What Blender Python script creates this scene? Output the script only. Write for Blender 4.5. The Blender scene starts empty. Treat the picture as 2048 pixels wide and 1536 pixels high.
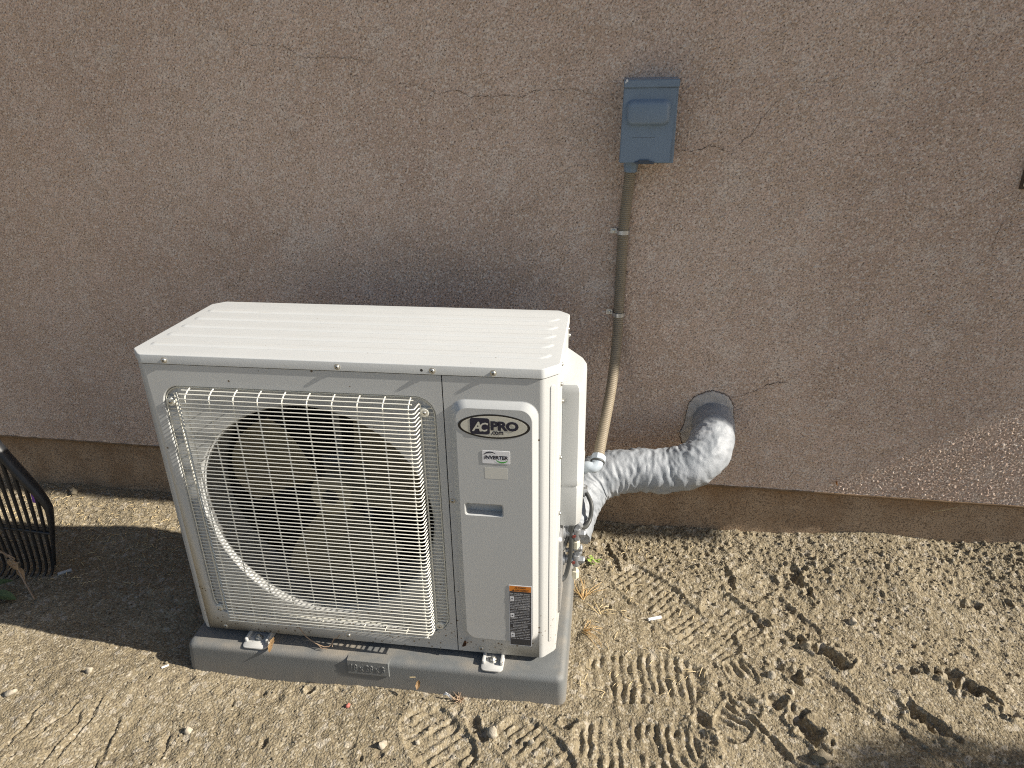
import bpy, bmesh, math, random
import numpy as np
from mathutils import Vector, Matrix, Quaternion
random.seed(7)
sc = bpy.context.scene
COL = sc.collection
R = math.radians

# ------------------------------------------------------------------ camera
cam_d = bpy.data.cameras.new("camera")
cam = bpy.data.objects.new("camera", cam_d); COL.objects.link(cam)
cam_d.sensor_width = 36.0
cam_d.lens = 1372.887 / 2048 * 36.0
cam_d.clip_start = 0.02; cam_d.clip_end = 500
_r = Vector((0.99081428, 0.13438751, -0.0150683))
_u = Vector((-0.04078299, 0.40319151, 0.91420641))
_f = Vector((-0.12893333, 0.90519424, -0.40496863))
mw = Matrix((( _r.x, _u.x, -_f.x, 1.0322), (_r.y, _u.y, -_f.y, -1.2693), (_r.z, _u.z, -_f.z, 1.3968), (0, 0, 0, 1)))
cam.matrix_world = mw
sc.camera = cam

# ------------------------------------------------------------------ light
SUN = Vector((1.0, -0.080, 0.632)).normalized()      # towards the sun
w = bpy.data.worlds.new("World"); sc.world = w; w.use_nodes = True
nt = w.node_tree; bg = nt.nodes["Background"]
sky = nt.nodes.new("ShaderNodeTexSky"); sky.sky_type = 'NISHITA'; sky.sun_disc = False
sky.sun_elevation = math.asin(SUN.z)
sky.sun_rotation = math.atan2(SUN.x, SUN.y)
sky.air_density = 1.0; sky.dust_density = 1.6; sky.ozone_density = 1.0
nt.links.new(sky.outputs[0], bg.inputs[0]); bg.inputs[1].default_value = 0.06
sl = bpy.data.lights.new("sun", 'SUN'); sl.energy = 4.7; sl.angle = R(0.53); sl.color = (1.0, 0.93, 0.82)
so = bpy.data.objects.new("sun", sl); COL.objects.link(so)
so.rotation_euler = SUN.to_track_quat('Z', 'Y').to_euler(); so.location = (6, -2, 6)
vs = sc.view_settings
vs.view_transform = 'Standard'; vs.look = 'None'; vs.gamma = 1.0; vs.exposure = 0.86; vs.use_curve_mapping = False
sc.cycles.use_denoising = False
sc.cycles.filter_width = 1.1

# ------------------------------------------------------------------ object helpers
def put(name, bm, mat, parent=None, smooth=35, mats=None):
    """bm holds world coordinates; the child's vertices are stored relative to its root."""
    me = bpy.data.meshes.new(name)
    if parent is not None:
        root = parent
        while root.parent: root = root.parent
        inv = root_inv[root.name]
        bm.transform(inv)
    bm.normal_update()
    bm.to_mesh(me); bm.free()
    for m in (mats or [mat]): me.materials.append(m)
    if smooth:
        me.shade_smooth(); me.set_sharp_from_angle(angle=R(smooth))
    o = bpy.data.objects.new(name, me); COL.objects.link(o)
    if parent is not None: o.parent = parent
    return o
root_inv = {}
def thing(name, label, cat, loc=(0, 0, 0), group=None):
    o = bpy.data.objects.new(name, None); COL.objects.link(o)
    o.location = loc; o.empty_display_size = .1
    root_inv[o.name] = Matrix.Translation(loc).inverted()
    o["label"] = label; o["category"] = cat
    if group: o["group"] = group
    return o
def single(name, label, cat, bm, mat, loc, group=None, smooth=35):
    bm.transform(Matrix.Translation(loc).inverted())
    o = put(name, bm, mat, None, smooth); o.location = loc
    o["label"] = label; o["category"] = cat
    if group: o["group"] = group
    return o

def B(): return bmesh.new()
def quad(bm, pts):
    return bm.faces.new([bm.verts.new(p) for p in pts])
def box(bm, x0, x1, y0, y1, z0, z1, bev=0, seg=2):
    g = bmesh.ops.create_cube(bm, size=1)
    vs_ = g['verts']
    for v in vs_:
        v.co = Vector((x0 + (v.co.x + .5) * (x1 - x0), y0 + (v.co.y + .5) * (y1 - y0), z0 + (v.co.z + .5) * (z1 - z0)))
    if bev:
        es = list({e for v in vs_ for e in v.link_edges})
        bmesh.ops.bevel(bm, geom=es, offset=bev, segments=seg, affect='EDGES', profile=.5)
def loft(bm, loops, closed=True, cap0=False, cap1=False):
    rows = [[bm.verts.new(p) for p in l] for l in loops]
    n = len(rows[0])
    for a, b in zip(rows[:-1], rows[1:]):
        for i in range(n if closed else n - 1):
            j = (i + 1) % n
            bm.faces.new((a[i], a[j], b[j], b[i]))
    if cap0: bm.faces.new(rows[0][::-1])
    if cap1: bm.faces.new(rows[-1])
    return rows
def tube(bm, path, r, seg=8, caps=True, radii=None, flat=None):
    path = [Vector(p) for p in path]
    n = len(path)
    tans = []
    for i in range(n):
        t = path[min(i + 1, n - 1)] - path[max(i - 1, 0)]
        tans.append(t.normalized())
    up = Vector((0, 0, 1)) if abs(tans[0].z) < .9 else Vector((0, 1, 0))
    nrm = (up - tans[0] * up.dot(tans[0])).normalized()
    loops = []
    for i in range(n):
        if i:
            q = tans[i - 1].rotation_difference(tans[i]); nrm = (q @ nrm).normalized()
        b = tans[i].cross(nrm)
        rr = radii[i] if radii is not None else r
        loops.append([path[i] + (nrm * math.cos(a) + b * math.sin(a) * (flat or 1)) * rr for a in (2 * math.pi * k / seg for k in range(seg))])
    loft(bm, loops, True, caps, caps)
def spline(pts, n=12):
    """Catmull-Rom through pts"""
    pts = [Vector(p) for p in pts]
    P = [pts[0] * 2 - pts[1]] + pts + [pts[-1] * 2 - pts[-2]]
    out = []
    for i in range(1, len(P) - 2):
        for k in range(n):
            t = k / n; a, b, c, d = P[i - 1], P[i], P[i + 1], P[i + 2]
            out.append(.5 * ((2 * b) + (c - a) * t + (2 * a - 5 * b + 4 * c - d) * t * t + (3 * b - a - 3 * c + d) * t ** 3))
    out.append(pts[-1])
    return out
def lathe(bm, origin, axis, prof, seg=16):
    """prof: (radius, distance along axis)"""
    axis = Vector(axis).normalized(); o = Vector(origin)
    a = axis.orthogonal().normalized(); b = axis.cross(a)
    loops = [[o + axis * h + (a * math.cos(t) + b * math.sin(t)) * r for t in (2 * math.pi * k / seg for k in range(seg))] for r, h in prof]
    loft(bm, loops, True, True, True)
def rrect(x0, x1, z0, z1, r, n=6):
    out = []
    for cx, cz, a0 in ((x1 - r, z1 - r, 0), (x0 + r, z1 - r, 90), (x0 + r, z0 + r, 180), (x1 - r, z0 + r, 270)):
        for k in range(n + 1):
            a = R(a0 + 90 * k / n); out.append((cx + r * math.cos(a), cz + r * math.sin(a)))
    return out
def circ(cx, cz, r, n=72, rz=None):
    return [(cx + r * math.cos(2 * math.pi * k / n), cz + (rz or r) * math.sin(2 * math.pi * k / n)) for k in range(n)]
def yl(loop, y): return [(x, y, z) for x, z in loop]
def plate(bm, outer, holes, y):
    """flat face at depth y bounded by outer loop with holes; returns nothing"""
    edges = []
    for lp in [outer] + holes:
        v = [bm.verts.new((x, y, z)) for x, z in lp]
        for i in range(len(v)): edges.append(bm.edges.new((v[i], v[(i + 1) % len(v)])))
    res = bmesh.ops.triangle_fill(bm, edges=edges, use_beauty=True, use_dissolve=False, normal=(0, -1, 0))
    for f in res['geom']:
        if isinstance(f, bmesh.types.BMFace):
            f.normal_update()
            if f.normal.y > 0: f.normal_flip()
def weld(bm, d=2e-5): bmesh.ops.remove_doubles(bm, verts=bm.verts, dist=d)
def disp(bm, amp, seed=0, fr=40):
    from mathutils import noise
    bm.normal_update()
    off = Vector((seed * 3.1, seed * 1.7, seed * .9))
    for v in bm.verts: v.co += v.normal * amp * noise.noise(v.co * fr + off)

# ------------------------------------------------------------------ materials
def mat(name, col=(.5, .5, .5), rough=.5, metal=0.0, spec=.5, build=None, coat=0):
    m = bpy.data.materials.new(name); m.use_nodes = True
    n = m.node_tree.nodes; l = m.node_tree.links
    p = n["Principled BSDF"]
    p.inputs["Base Color"].default_value = (*col, 1); p.inputs["Roughness"].default_value = rough
    p.inputs["Metallic"].default_value = metal; p.inputs["Specular IOR Level"].default_value = spec
    if coat: p.inputs["Coat Weight"].default_value = coat
    if build: build(n, l, p)
    return m
def N(n, t, **k):
    o = n.new("ShaderNode" + t)
    for a, v in k.items():
        if a in o.inputs: o.inputs[a].default_value = v
        else: setattr(o, a, v)
    return o
def noise(n, l, scale, detail=3, rough=.55, vec=None):
    t = N(n, "TexNoise"); t.inputs["Scale"].default_value = scale; t.inputs["Detail"].default_value = detail; t.inputs["Roughness"].default_value = rough
    if vec: l.new(vec, t.inputs["Vector"])
    return t.outputs["Fac"]
def ramp(n, l, fac, stops):
    r = N(n, "ValToRGB"); e = r.color_ramp.elements
    while len(e) < len(stops): e.new(.5)
    for k, (p_, c) in zip(e, stops):
        k.position = p_; k.color = (*c, 1) if len(c) == 3 else c
    l.new(fac, r.inputs[0]); return r.outputs[0]
def mix(n, l, fac, a, b, mode='MIX'):
    m = N(n, "Mix", data_type='RGBA', blend_type=mode)
    for s, v in ((0, fac), (6, a), (7, b)):
        if isinstance(v, (int, float)): m.inputs[s].default_value = v
        elif isinstance(v, tuple): m.inputs[s].default_value = (*v, 1)
        else: l.new(v, m.inputs[s])
    return m.outputs[2]
def mth(n, l, op, a, b=None, clamp=False):
    m = N(n, "Math", operation=op); m.use_clamp = clamp
    for i, v in enumerate((a, b)):
        if v is None: continue
        if isinstance(v, (int, float)): m.inputs[i].default_value = v
        else: l.new(v, m.inputs[i])
    return m.outputs[0]
def bump(n, l, p, h, dist=.001, strength=1.0):
    b = N(n, "Bump"); b.inputs["Distance"].default_value = dist; b.inputs["Strength"].default_value = strength
    l.new(h, b.inputs["Height"]); l.new(b.outputs[0], p.inputs["Normal"])
def pos(n): return N(n, "NewGeometry").outputs["Position"]
def sepz(n, l, v, i=2):
    s = N(n, "SeparateXYZ"); l.new(v, s.inputs[0]); return s.outputs[i]

def _paint(dirt=1.0):
    def f(n, l, p):
        P = pos(n); z = sepz(n, l, P)
        base = mix(n, l, noise(n, l, 3, 4, .6, P), (.462, .472, .468), (.50, .51, .506))
        # splashed soil specks near the bottom, sparse elsewhere
        v = N(n, "TexVoronoi"); v.inputs["Scale"].default_value = 130; l.new(P, v.inputs["Vector"])
        rad = mth(n, l, 'MULTIPLY', sepz(n, l, v.outputs["Color"], 0), .36)
        low = N(n, "MapRange"); l.new(z, low.inputs[0]); low.inputs[1].default_value = .30; low.inputs[2].default_value = .09; low.inputs[3].default_value = 0.03; low.inputs[4].default_value = .7
        pick = mth(n, l, 'LESS_THAN', sepz(n, l, v.outputs["Color"], 1), mth(n, l, 'MULTIPLY', low.outputs[0], mth(n, l, 'MULTIPLY', noise(n, l, 9, 2, .5, P), .75 * dirt)))
        dot = mth(n, l, 'MULTIPLY', mth(n, l, 'LESS_THAN', v.outputs["Distance"], rad), pick)
        c = mix(n, l, dot, base, (.14, .11, .08))
        # thin dusty film that grows towards the ground
        fl = N(n, "MapRange"); l.new(z, fl.inputs[0]); fl.inputs[1].default_value = .45; fl.inputs[2].default_value = .08; fl.inputs[3].default_value = 0; fl.inputs[4].default_value = .34
        film = mth(n, l, 'MULTIPLY', fl.outputs[0], noise(n, l, 14, 5, .65, P))
        c = mix(n, l, film, c, (.40, .33, .24))
        l.new(c, p.inputs["Base Color"])
        l.new(mix(n, l, noise(n, l, 25, 4, .6, P), (.38,) * 3, (.52,) * 3), p.inputs["Roughness"])
        bump(n, l, p, noise(n, l, 420, 2, .5, P), .00025, .5)
    return f
def _lid(n, l, p):
    P = pos(n)
    base = mix(n, l, noise(n, l, 5, 5, .65, P), (.48, .495, .495), (.54, .555, .555))
    st = N(n, "Mapping"); l.new(P, st.inputs[0]); st.inputs["Scale"].default_value = (2.2, 28, 28)
    streak = ramp(n, l, noise(n, l, 6, 5, .7, st.outputs[0]), [(.60, (0, 0, 0)), (.78, (1, 1, 1))])
    c = mix(n, l, mth(n, l, 'MULTIPLY', streak, .6), base, (.46, .40, .31))
    v = N(n, "TexVoronoi"); v.inputs["Scale"].default_value = 60; l.new(P, v.inputs["Vector"])
    pick = mth(n, l, 'LESS_THAN', sepz(n, l, v.outputs["Color"], 1), .10)
    dot = mth(n, l, 'MULTIPLY', mth(n, l, 'LESS_THAN', v.outputs["Distance"], mth(n, l, 'MULTIPLY', sepz(n, l, v.outputs["Color"], 0), .12)), pick)
    c = mix(n, l, dot, c, (.16, .10, .06))
    l.new(c, p.inputs["Base Color"]); p.inputs["Roughness"].default_value = .5
    bump(n, l, p, noise(n, l, 300, 2, .5, P), .0003, .5)
def _stucco(n, l, p):
    P = pos(n)
    a = N(n, "Attribute", attribute_name="relief"); h = a.outputs["Fac"]
    big = ramp(n, l, noise(n, l, 2.3, 5, .6, P), [(.30, (.54, .39, .31)), (.5, (.69, .52, .42)), (.72, (.75, .59, .49))])
    med = ramp(n, l, noise(n, l, 26, 4, .7, P), [(.42, (0, 0, 0)), (.62, (1, 1, 1))])
    c = mix(n, l, mth(n, l, 'MULTIPLY', med, .40), big, (.52, .375, .255))
    sm = ramp(n, l, noise(n, l, 11, 7, .72, P), [(.54, (0, 0, 0)), (.63, (1, 1, 1))])
    c = mix(n, l, mth(n, l, 'MULTIPLY', sm, .5), c, (.78, .67, .58))
    fine = noise(n, l, 230, 3, .6, P)
    c = mix(n, l, ramp(n, l, fine, [(.36, (.8,) * 3), (.56, (0, 0, 0))]), c, (.30, .23, .18))
    sp = N(n, 'TexVoronoi'); sp.inputs['Scale'].default_value = 210; l.new(P, sp.inputs['Vector'])
    c = mix(n, l, ramp(n, l, sepz(n, l, sp.outputs['Color'], 0), [(.78, (0, 0, 0)), (.9, (.6,) * 3)]), c, (.80, .70, .61))
    pit = ramp(n, l, h, [(.14, (1, 1, 1)), (.42, (0, 0, 0))])  # dirt in the pits, with their shade put into the colour too
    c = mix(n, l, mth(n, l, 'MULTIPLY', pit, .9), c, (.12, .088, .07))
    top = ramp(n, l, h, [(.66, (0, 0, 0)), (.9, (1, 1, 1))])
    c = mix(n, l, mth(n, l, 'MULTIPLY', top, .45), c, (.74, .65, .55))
    l.new(c, p.inputs["Base Color"]); p.inputs["Roughness"].default_value = .93; p.inputs["Specular IOR Level"].default_value = .2
    bump(n, l, p, noise(n, l, 700, 3, .6, P), .0006, .7)
def _plainstucco(n, l, p):
    P = pos(n)
    c = mix(n, l, noise(n, l, 40, 4, .7, P), (.52, .41, .33), (.61, .50, .415)); l.new(c, p.inputs["Base Color"]); p.inputs["Roughness"].default_value = .93
    bump(n, l, p, noise(n, l, 200, 3, .6, P), .002, .7)
def _concrete(n, l, p):
    P = pos(n); z = sepz(n, l, P)
    c = ramp(n, l, noise(n, l, 7, 6, .7, P), [(.3, (.27, .17, .095)), (.5, (.40, .285, .185)), (.7, (.48, .355, .24))])
    c = mix(n, l, ramp(n, l, noise(n, l, 240, 2, .6, P), [(.38, (.8,) * 3), (.5, (0, 0, 0))]), c, (.11, .075, .05))
    c = mix(n, l, ramp(n, l, noise(n, l, 22, 5, .7, P), [(.60, (0, 0, 0)), (.72, (.8,) * 3)]), c, (.13, .085, .05))
    # rusty stain under the screed
    m = N(n, "MapRange"); l.new(z, m.inputs[0]); m.inputs[1].default_value = .13; m.inputs[2].default_value = .21; m.inputs[3].default_value = 0; m.inputs[4].default_value = 1
    c = mix(n, l, mth(n, l, 'MULTIPLY', m.outputs[0], ramp(n, l, noise(n, l, 9, 4, .6, P), [(.35, (0, 0, 0)), (.65, (.9,) * 3)])), c, (.26, .14, .055))
    l.new(c, p.inputs["Base Color"]); p.inputs["Roughness"].default_value = .9
    bump(n, l, p, noise(n, l, 190, 4, .65, P), .0025, .8)
def _soil(n, l, p):
    P = pos(n)
    g1 = N(n, "TexVoronoi"); g1.inputs["Scale"].default_value = 190; l.new(P, g1.inputs["Vector"])
    g2 = N(n, "TexVoronoi"); g2.inputs["Scale"].default_value = 75; l.new(P, g2.inputs["Vector"])
    big = ramp(n, l, noise(n, l, 4, 6, .65, P), [(.3, (.198, .163, .106)), (.5, (.247, .205, .135)), (.7, (.298, .250, .170))])
    a = N(n, "Attribute", attribute_name="damp"); dk = a.outputs["Fac"]
    big = mix(n, l, dk, big, (.19, .155, .105))
    c = mix(n, l, ramp(n, l, sepz(n, l, g1.outputs["Color"], 0), [(.0, (.9,) * 3), (.30, (0, 0, 0))]), big, (.13, .105, .075))
    c = mix(n, l, ramp(n, l, sepz(n, l, g1.outputs["Color"], 1), [(.70, (0, 0, 0)), (.95, (.7,) * 3)]), c, (.42, .375, .29))
    c = mix(n, l, ramp(n, l, sepz(n, l, g2.outputs["Color"], 1), [(.90, (0, 0, 0)), (.97, (.45,) * 3)]), c, (.50, .455, .385))
    c = mix(n, l, ramp(n, l, noise(n, l, 60, 4, .7, P), [(.36, (.3,) * 3), (.5, (0, 0, 0))]), c, (.20, .165, .115))
    l.new(c, p.inputs["Base Color"]); p.inputs["Roughness"].default_value = .95; p.inputs["Specular IOR Level"].default_value = .15
    hh = mth(n, l, 'ADD', mth(n, l, 'MULTIPLY', g1.outputs["Distance"], -1.0), mth(n, l, 'MULTIPLY', noise(n, l, 420, 3, .6, P), .6))
    bump(n, l, p, hh, .0025, .9)
def _mottle(c0, c1, sc_=30, rough=.6, bd=0, bs=100, metal=0):
    def f(n, l, p):
        P = pos(n)
        l.new(mix(n, l, ramp(n, l, noise(n, l, sc_, 5, .65, P), [(.35, (0, 0, 0)), (.65, (1, 1, 1))]), c0, c1), p.inputs["Base Color"])
        p.inputs["Roughness"].default_value = rough; p.inputs["Metallic"].default_value = metal
        if bd: bump(n, l, p, noise(n, l, bs, 3, .6, P), bd, .8)
    return f
def _pad(n, l, p):
    P = pos(n)
    c = mix(n, l, noise(n, l, 6, 5, .65, P), (.115, .122, .125), (.16, .168, .168))
    # dust lying on the upper side
    g = N(n, "NewGeometry"); nz = sepz(n, l, g.outputs["True Normal"])
    d = mth(n, l, 'MULTIPLY', mth(n, l, 'MULTIPLY', nz, .55, True), ramp(n, l, noise(n, l, 8, 5, .6, P), [(.38, (0, 0, 0)), (.68, (1, 1, 1))]))
    c = mix(n, l, d, c, (.38, .32, .24))
    m = N(n, "MapRange"); l.new(sepz(n, l, P), m.inputs[0]); m.inputs[1].default_value = .05; m.inputs[2].default_value = -.01; m.inputs[3].default_value = 0; m.inputs[4].default_value = .45
    c = mix(n, l, mth(n, l, 'MULTIPLY', m.outputs[0], noise(n, l, 30, 4, .6, P)), c, (.36, .29, .21))
    l.new(c, p.inputs["Base Color"]); p.inputs["Roughness"].default_value = .62
    v = N(n, "TexVoronoi"); v.inputs["Scale"].default_value = 480; l.new(P, v.inputs["Vector"])
    bump(n, l, p, v.outputs["Distance"], .0007, .6)
def _mastic(n, l, p):
    P = pos(n)
    c = mix(n, l, ramp(n, l, noise(n, l, 18, 5, .65, P), [(.35, (0, 0, 0)), (.65, (1, 1, 1))]), (.225, .245, .268), (.33, .348, .372))
    l.new(c, p.inputs["Base Color"]); p.inputs["Roughness"].default_value = .55
    bump(n, l, p, noise(n, l, 160, 4, .65, P), .002, .6)
def _leaf(a, b):
    def f(n, l, p):
        l.new(mix(n, l, noise(n, l, 50, 3, .6, pos(n)), a, b), p.inputs["Base Color"]); p.inputs["Roughness"].default_value = .6
    return f

M_paint = mat("painted steel", build=_paint(1))
M_lid = mat("painted lid", build=_lid)
M_cover = mat("service cover plastic", build=_paint(.2))
M_wire = mat("guard wire paint", (.70, .685, .61), .4)
M_fan = mat("fan plastic", build=_mottle((.24, .215, .145), (.29, .26, .185), 14, .6))
M_dark = mat("dark fins", (.012, .012, .013), .7)
M_gap = mat("gap shade and nut black", (.01, .01, .01), .8)  # shade of the lid and panel gaps put in as black; also the nut
M_motor = mat("motor bracket steel", (.28, .28, .27), .5, .3)
M_screw = mat("zinc screw", (.55, .54, .50), .35, .8)
M_dscrew = mat("slot dark", (.03, .03, .03), .6)
M_navy = mat("print navy", (.012, .014, .035), .4)
M_black = mat("print black", (.012, .012, .014), .4)
M_silverprint = mat("print ivory", (.60, .59, .52), .35, .1)
M_white = mat("label white", (.78, .78, .80), .35)
M_green = mat("print green", (.06, .36, .06), .4)
M_orange = mat("print orange", (.72, .24, .03), .45)
M_labelblk = mat("label black", (.035, .037, .045), .35)
M_labeltxt = mat("label print", (.62, .62, .64), .5)
M_clear = mat("pearly sticker", (.60, .595, .55), .3)
M_pad = mat("pad plastic", build=_pad)
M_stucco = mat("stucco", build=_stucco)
M_stucco2 = mat("stucco far", build=_plainstucco)
M_conc = mat("footing concrete", build=_concrete)
M_soil = mat("sandy soil", build=_soil)
M_screed = mat("screed metal", build=_mottle((.24, .155, .085), (.15, .095, .05), 25, .8, .001, 150))
M_crack = mat("crack", (.09, .065, .048), .95)
M_mortar = mat("mortar patch", build=_mottle((.40, .37, .34), (.56, .52, .48), 60, .95, .003, 160))
M_boxg = mat("grey enamel", build=_mottle((.175, .235, .31), (.19, .255, .335), 20, .42))
M_chip = mat("chipped paint", (.72, .74, .76), .6)
M_conduit = mat("ribbed tan conduit", build=_mottle((.235, .195, .14), (.275, .23, .165), 40, .55))
M_fit = mat("blue grey fitting", build=_mottle((.36, .41, .46), (.43, .48, .53), 60, .4))
M_galv = mat("galvanised", build=_mottle((.45, .46, .47), (.62, .63, .64), 120, .38, metal=.75))
M_mastic = mat("silver mastic", build=_mastic)
M_cable = mat("black cable", (.05, .052, .05), .5)
M_brass = mat("dull valve metal", build=_mottle((.25, .26, .27), (.36, .37, .38), 90, .45, metal=.4))
M_cap = mat("ivory flare cap", (.66, .61, .47), .5)
M_copper = mat("red cap", (.20, .045, .035), .5)
M_rake = mat("black rake plastic", build=_mottle((.011, .012, .014), (.024, .025, .028), 50, .45))
M_whitepl = mat("white plastic", (.74, .75, .76), .45)
M_straw = mat("straw", build=_leaf((.50, .38, .19), (.62, .50, .30)))
M_orangestraw = mat("golden dry grass", build=_leaf((.46, .29, .11), (.60, .42, .20)))
M_twig = mat("twig", build=_leaf((.24, .16, .10), (.42, .31, .21)))
M_deadleaf = mat("dry leaf", build=_leaf((.30, .17, .07), (.50, .36, .20)))
M_green_l = mat("green leaf", build=_leaf((.06, .10, .04), (.10, .15, .065)))
M_lime_l = mat("lime leaf", build=_leaf((.22, .34, .06), (.32, .42, .10)))
M_stone = mat("pale stone", build=_mottle((.30, .26, .195), (.42, .375, .30), 70, .9, .002, 200))
M_clod = mat("soil clod", build=_mottle((.21, .178, .122), (.30, .255, .182), 80, .95, .003, 180))
M_purple = mat("purple scrap", (.27, .10, .52), .5)
M_red = mat("red pebble", (.42, .13, .10), .7)
M_roof = mat("roof tile", (.30, .16, .10), .8)
M_wood = mat("painted eave board", (.55, .47, .38), .7)
M_bark = mat("bark", build=_mottle((.10, .07, .05), (.17, .13, .09), 20, .9, .01, 20))

# ------------------------------------------------------------------ ground
def bandnoise(ny, nx, d, lam, seed, rel=.55):
    g = np.random.default_rng(seed).standard_normal((ny, nx))
    fy = np.fft.fftfreq(ny, d)[:, None]; fx = np.fft.rfftfreq(nx, d)[None, :]
    k = np.hypot(fy, fx); k0 = 1 / lam
    F = np.fft.rfft2(g) * np.exp(-((k - k0) / (rel * k0)) ** 2)
    r = np.fft.irfft2(F, s=(ny, nx)); return r / r.std()
def lownoise(ny, nx, d, lam, seed):
    g = np.random.default_rng(seed).standard_normal((ny, nx))
    fy = np.fft.fftfreq(ny, d)[:, None]; fx = np.fft.rfftfreq(nx, d)[None, :]
    F = np.fft.rfft2(g) * np.exp(-(np.hypot(fy, fx) * lam) ** 2)
    r = np.fft.irfft2(F, s=(ny, nx)); return r / r.std()
def smooth(a, b, x):
    t = np.clip((x - a) / (b - a), 0, 1); return t * t * (3 - 2 * t)
def grid_mesh(name, X, Y, Zv, mat_, attrs):
    ny, nx = Zv.shape
    co = np.empty((ny, nx, 3), np.float32); co[..., 0] = X; co[..., 1] = Y; co[..., 2] = Zv
    idx = np.arange(ny * nx, dtype=np.int32).reshape(ny, nx)
    q = np.stack([idx[:-1, :-1], idx[:-1, 1:], idx[1:, 1:], idx[1:, :-1]], -1).reshape(-1)
    nf = q.size // 4
    me = bpy.data.meshes.new(name)
    me.vertices.add(ny * nx); me.vertices.foreach_set("co", co.ravel())
    me.loops.add(q.size); me.loops.foreach_set("vertex_index", q)
    me.polygons.add(nf); me.polygons.foreach_set("loop_start", np.arange(0, q.size, 4, dtype=np.int32))
    me.update(calc_edges=True)
    for k, v in attrs.items():
        a = me.attributes.new(k, 'FLOAT', 'POINT'); a.data.foreach_set("value", v.astype(np.float32).ravel())
    me.materials.append(mat_); me.shade_smooth()
    return me

WALL0 = 0.7009; WSL = -0.0223
D = .003
gx = np.arange(-1.56, 2.70, D); gy = np.arange(-.66, .82, D)
def extend(a, far):
    d = D; lo = []; x = a[0]
    while x > -far: d *= 1.35; x -= d; lo.append(x)
    d = D; hi = []; x = a[-1]
    while x < far: d *= 1.35; x += d; hi.append(x)
    return np.array(lo[::-1]), np.array(hi)
lx, hx = extend(gx, 70); ly, hy = extend(gy, 70)
nx, ny = len(gx), len(gy)
XX, YY = np.meshgrid(gx, gy)
def ground_base(X, Y):
    wz = np.interp(X, [-1.5, -1.0, -.5, 1.0, 1.25, 1.45, 1.6, 1.75, 1.95, 2.15, 2.35, 2.7], [.0, .002, .008, .016, .024, .032, .034, .055, .068, .060, .082, .08])
    t = smooth(.22, .70, Y)
    return -.004 + t * (wz + .004) + .006 * np.sin(1.7 * X + 1) * np.sin(2.3 * Y)
Zg = ground_base(XX, YY)
Zg += lownoise(ny, nx, D, .35, 3) * .0045
Zg += bandnoise(ny, nx, D, .05, 4) * .0010
rough = .55 + .48 * smooth(1.0, 1.5, XX) * smooth(-.05, .35, YY) + .35 * smooth(.3, .55, YY)
rough *= .75 + .5 * (1 / (1 + np.exp(-1.5 * lownoise(ny, nx, D, .25, 8))))
clod = bandnoise(ny, nx, D, .024, 5); clod = np.maximum(clod - .55, 0) * 1.5 - np.maximum(-clod - 1.0, 0) * .9
flat = np.zeros_like(Zg)                    # areas pressed flat by a boot sole
tread = np.zeros_like(Zg)
damp = np.zeros_like(Zg)
def local(cx, cy, ang):
    c, s = math.cos(ang), math.sin(ang)
    dx, dy = XX - cx, YY - cy
    return dx * c + dy * s, -dx * s + dy * c
wob1 = lownoise(ny, nx, D, .05, 21); wob2 = lownoise(ny, nx, D, .03, 22)
def boot(cx, cy, ang, ln, wd, period, depth, wavy=.4, cross=0, press=.005, fade=1.0):
    """stripes run along the local v axis and repeat along u"""
    global tread, flat, damp
    u, v = local(cx, cy, ang)
    m = (1 - smooth(.80, 1.06, np.sqrt((u / (ln / 2)) ** 4 + (v / (wd / 2)) ** 4) + .06 * wob1))
    ph = u / period * 2 * math.pi + wavy * np.sin(v * 55) + .45 * wob2
    s = np.sin(ph)
    prof = np.where(s > 0, s ** .7, -np.abs(s) ** 1.3)
    if cross:
        row = np.floor(ph / (2 * math.pi)); cph = (v + row * cross * .5) / cross * 2 * math.pi
        prof = np.minimum(prof + .2, 1.3 * np.cos(cph) + 1.1)
    strength = np.clip(.75 + .5 * wob1, .05, 1.25) * fade
    tread = tread * (1 - m) + m * (depth * prof * strength - press)
    flat = np.maximum(flat, m * .85)
    # pushed-up rim
    rim = np.exp(-((np.sqrt((u / (ln / 2)) ** 2 + (v / (wd / 2)) ** 2) - 1.12) / .10) ** 2)
    tread = tread + .003 * rim * (1 - m)
boot(1.165, .055, .05, .30, .16, .0235, .0042, .5)
boot(1.155, -.145, .02, .30, .14, .0225, .0044, .4)
boot(1.20, .375, -.72, .24, .13, .020, .0034, .15, .04)
boot(1.32, .245, -.80, .25, .13, .020, .0036, .15, .035)
boot(1.425, .305, -.82, .17, .12, .021, .0036, .1, .03)
boot(1.385, -.04, 1.02, .15, .085, .022, .0055, .3)
boot(1.415, .10, .35, .07, .09, .022, .0035, .3)
boot(.69, -.185, -.78, .22, .13, .024, .0042, .2, .05)
boot(.915, -.185, -.72, .20, .12, .022, .0042, .25, .045)
boot(1.245, -.20, .5, .10, .10, .026, .004, .3)
boot(1.50, .44, -.9, .12, .16, .03, .001, .2, 0, .004)
def dip(cx, cy, ang, a, b, depth, rim=.4, pw=2):
    """a,b half axes; sharp scuff with a rim of thrown soil"""
    global Zg, damp
    u, v = local(cx, cy, ang)
    r = np.sqrt((u / a) ** 2 + (v / b) ** 2) + .30 * wob2 + .20 * wob1
    Zg -= depth * np.exp(-np.maximum(r, 0) ** (2 * pw) * .7)
    Zg += depth * rim * np.exp(-((r - 1.45) / .33) ** 2)
    damp = np.maximum(damp, .75 * np.exp(-np.maximum(r, 0) ** 4))  # soil colour darkens towards the middle of the dip
dip(1.635, .475, -1.15, .055, .016, .016)
dip(1.645, .195, -.62, .045, .020, .022)
dip(1.535, .115, -.6, .035, .018, .016)
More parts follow.
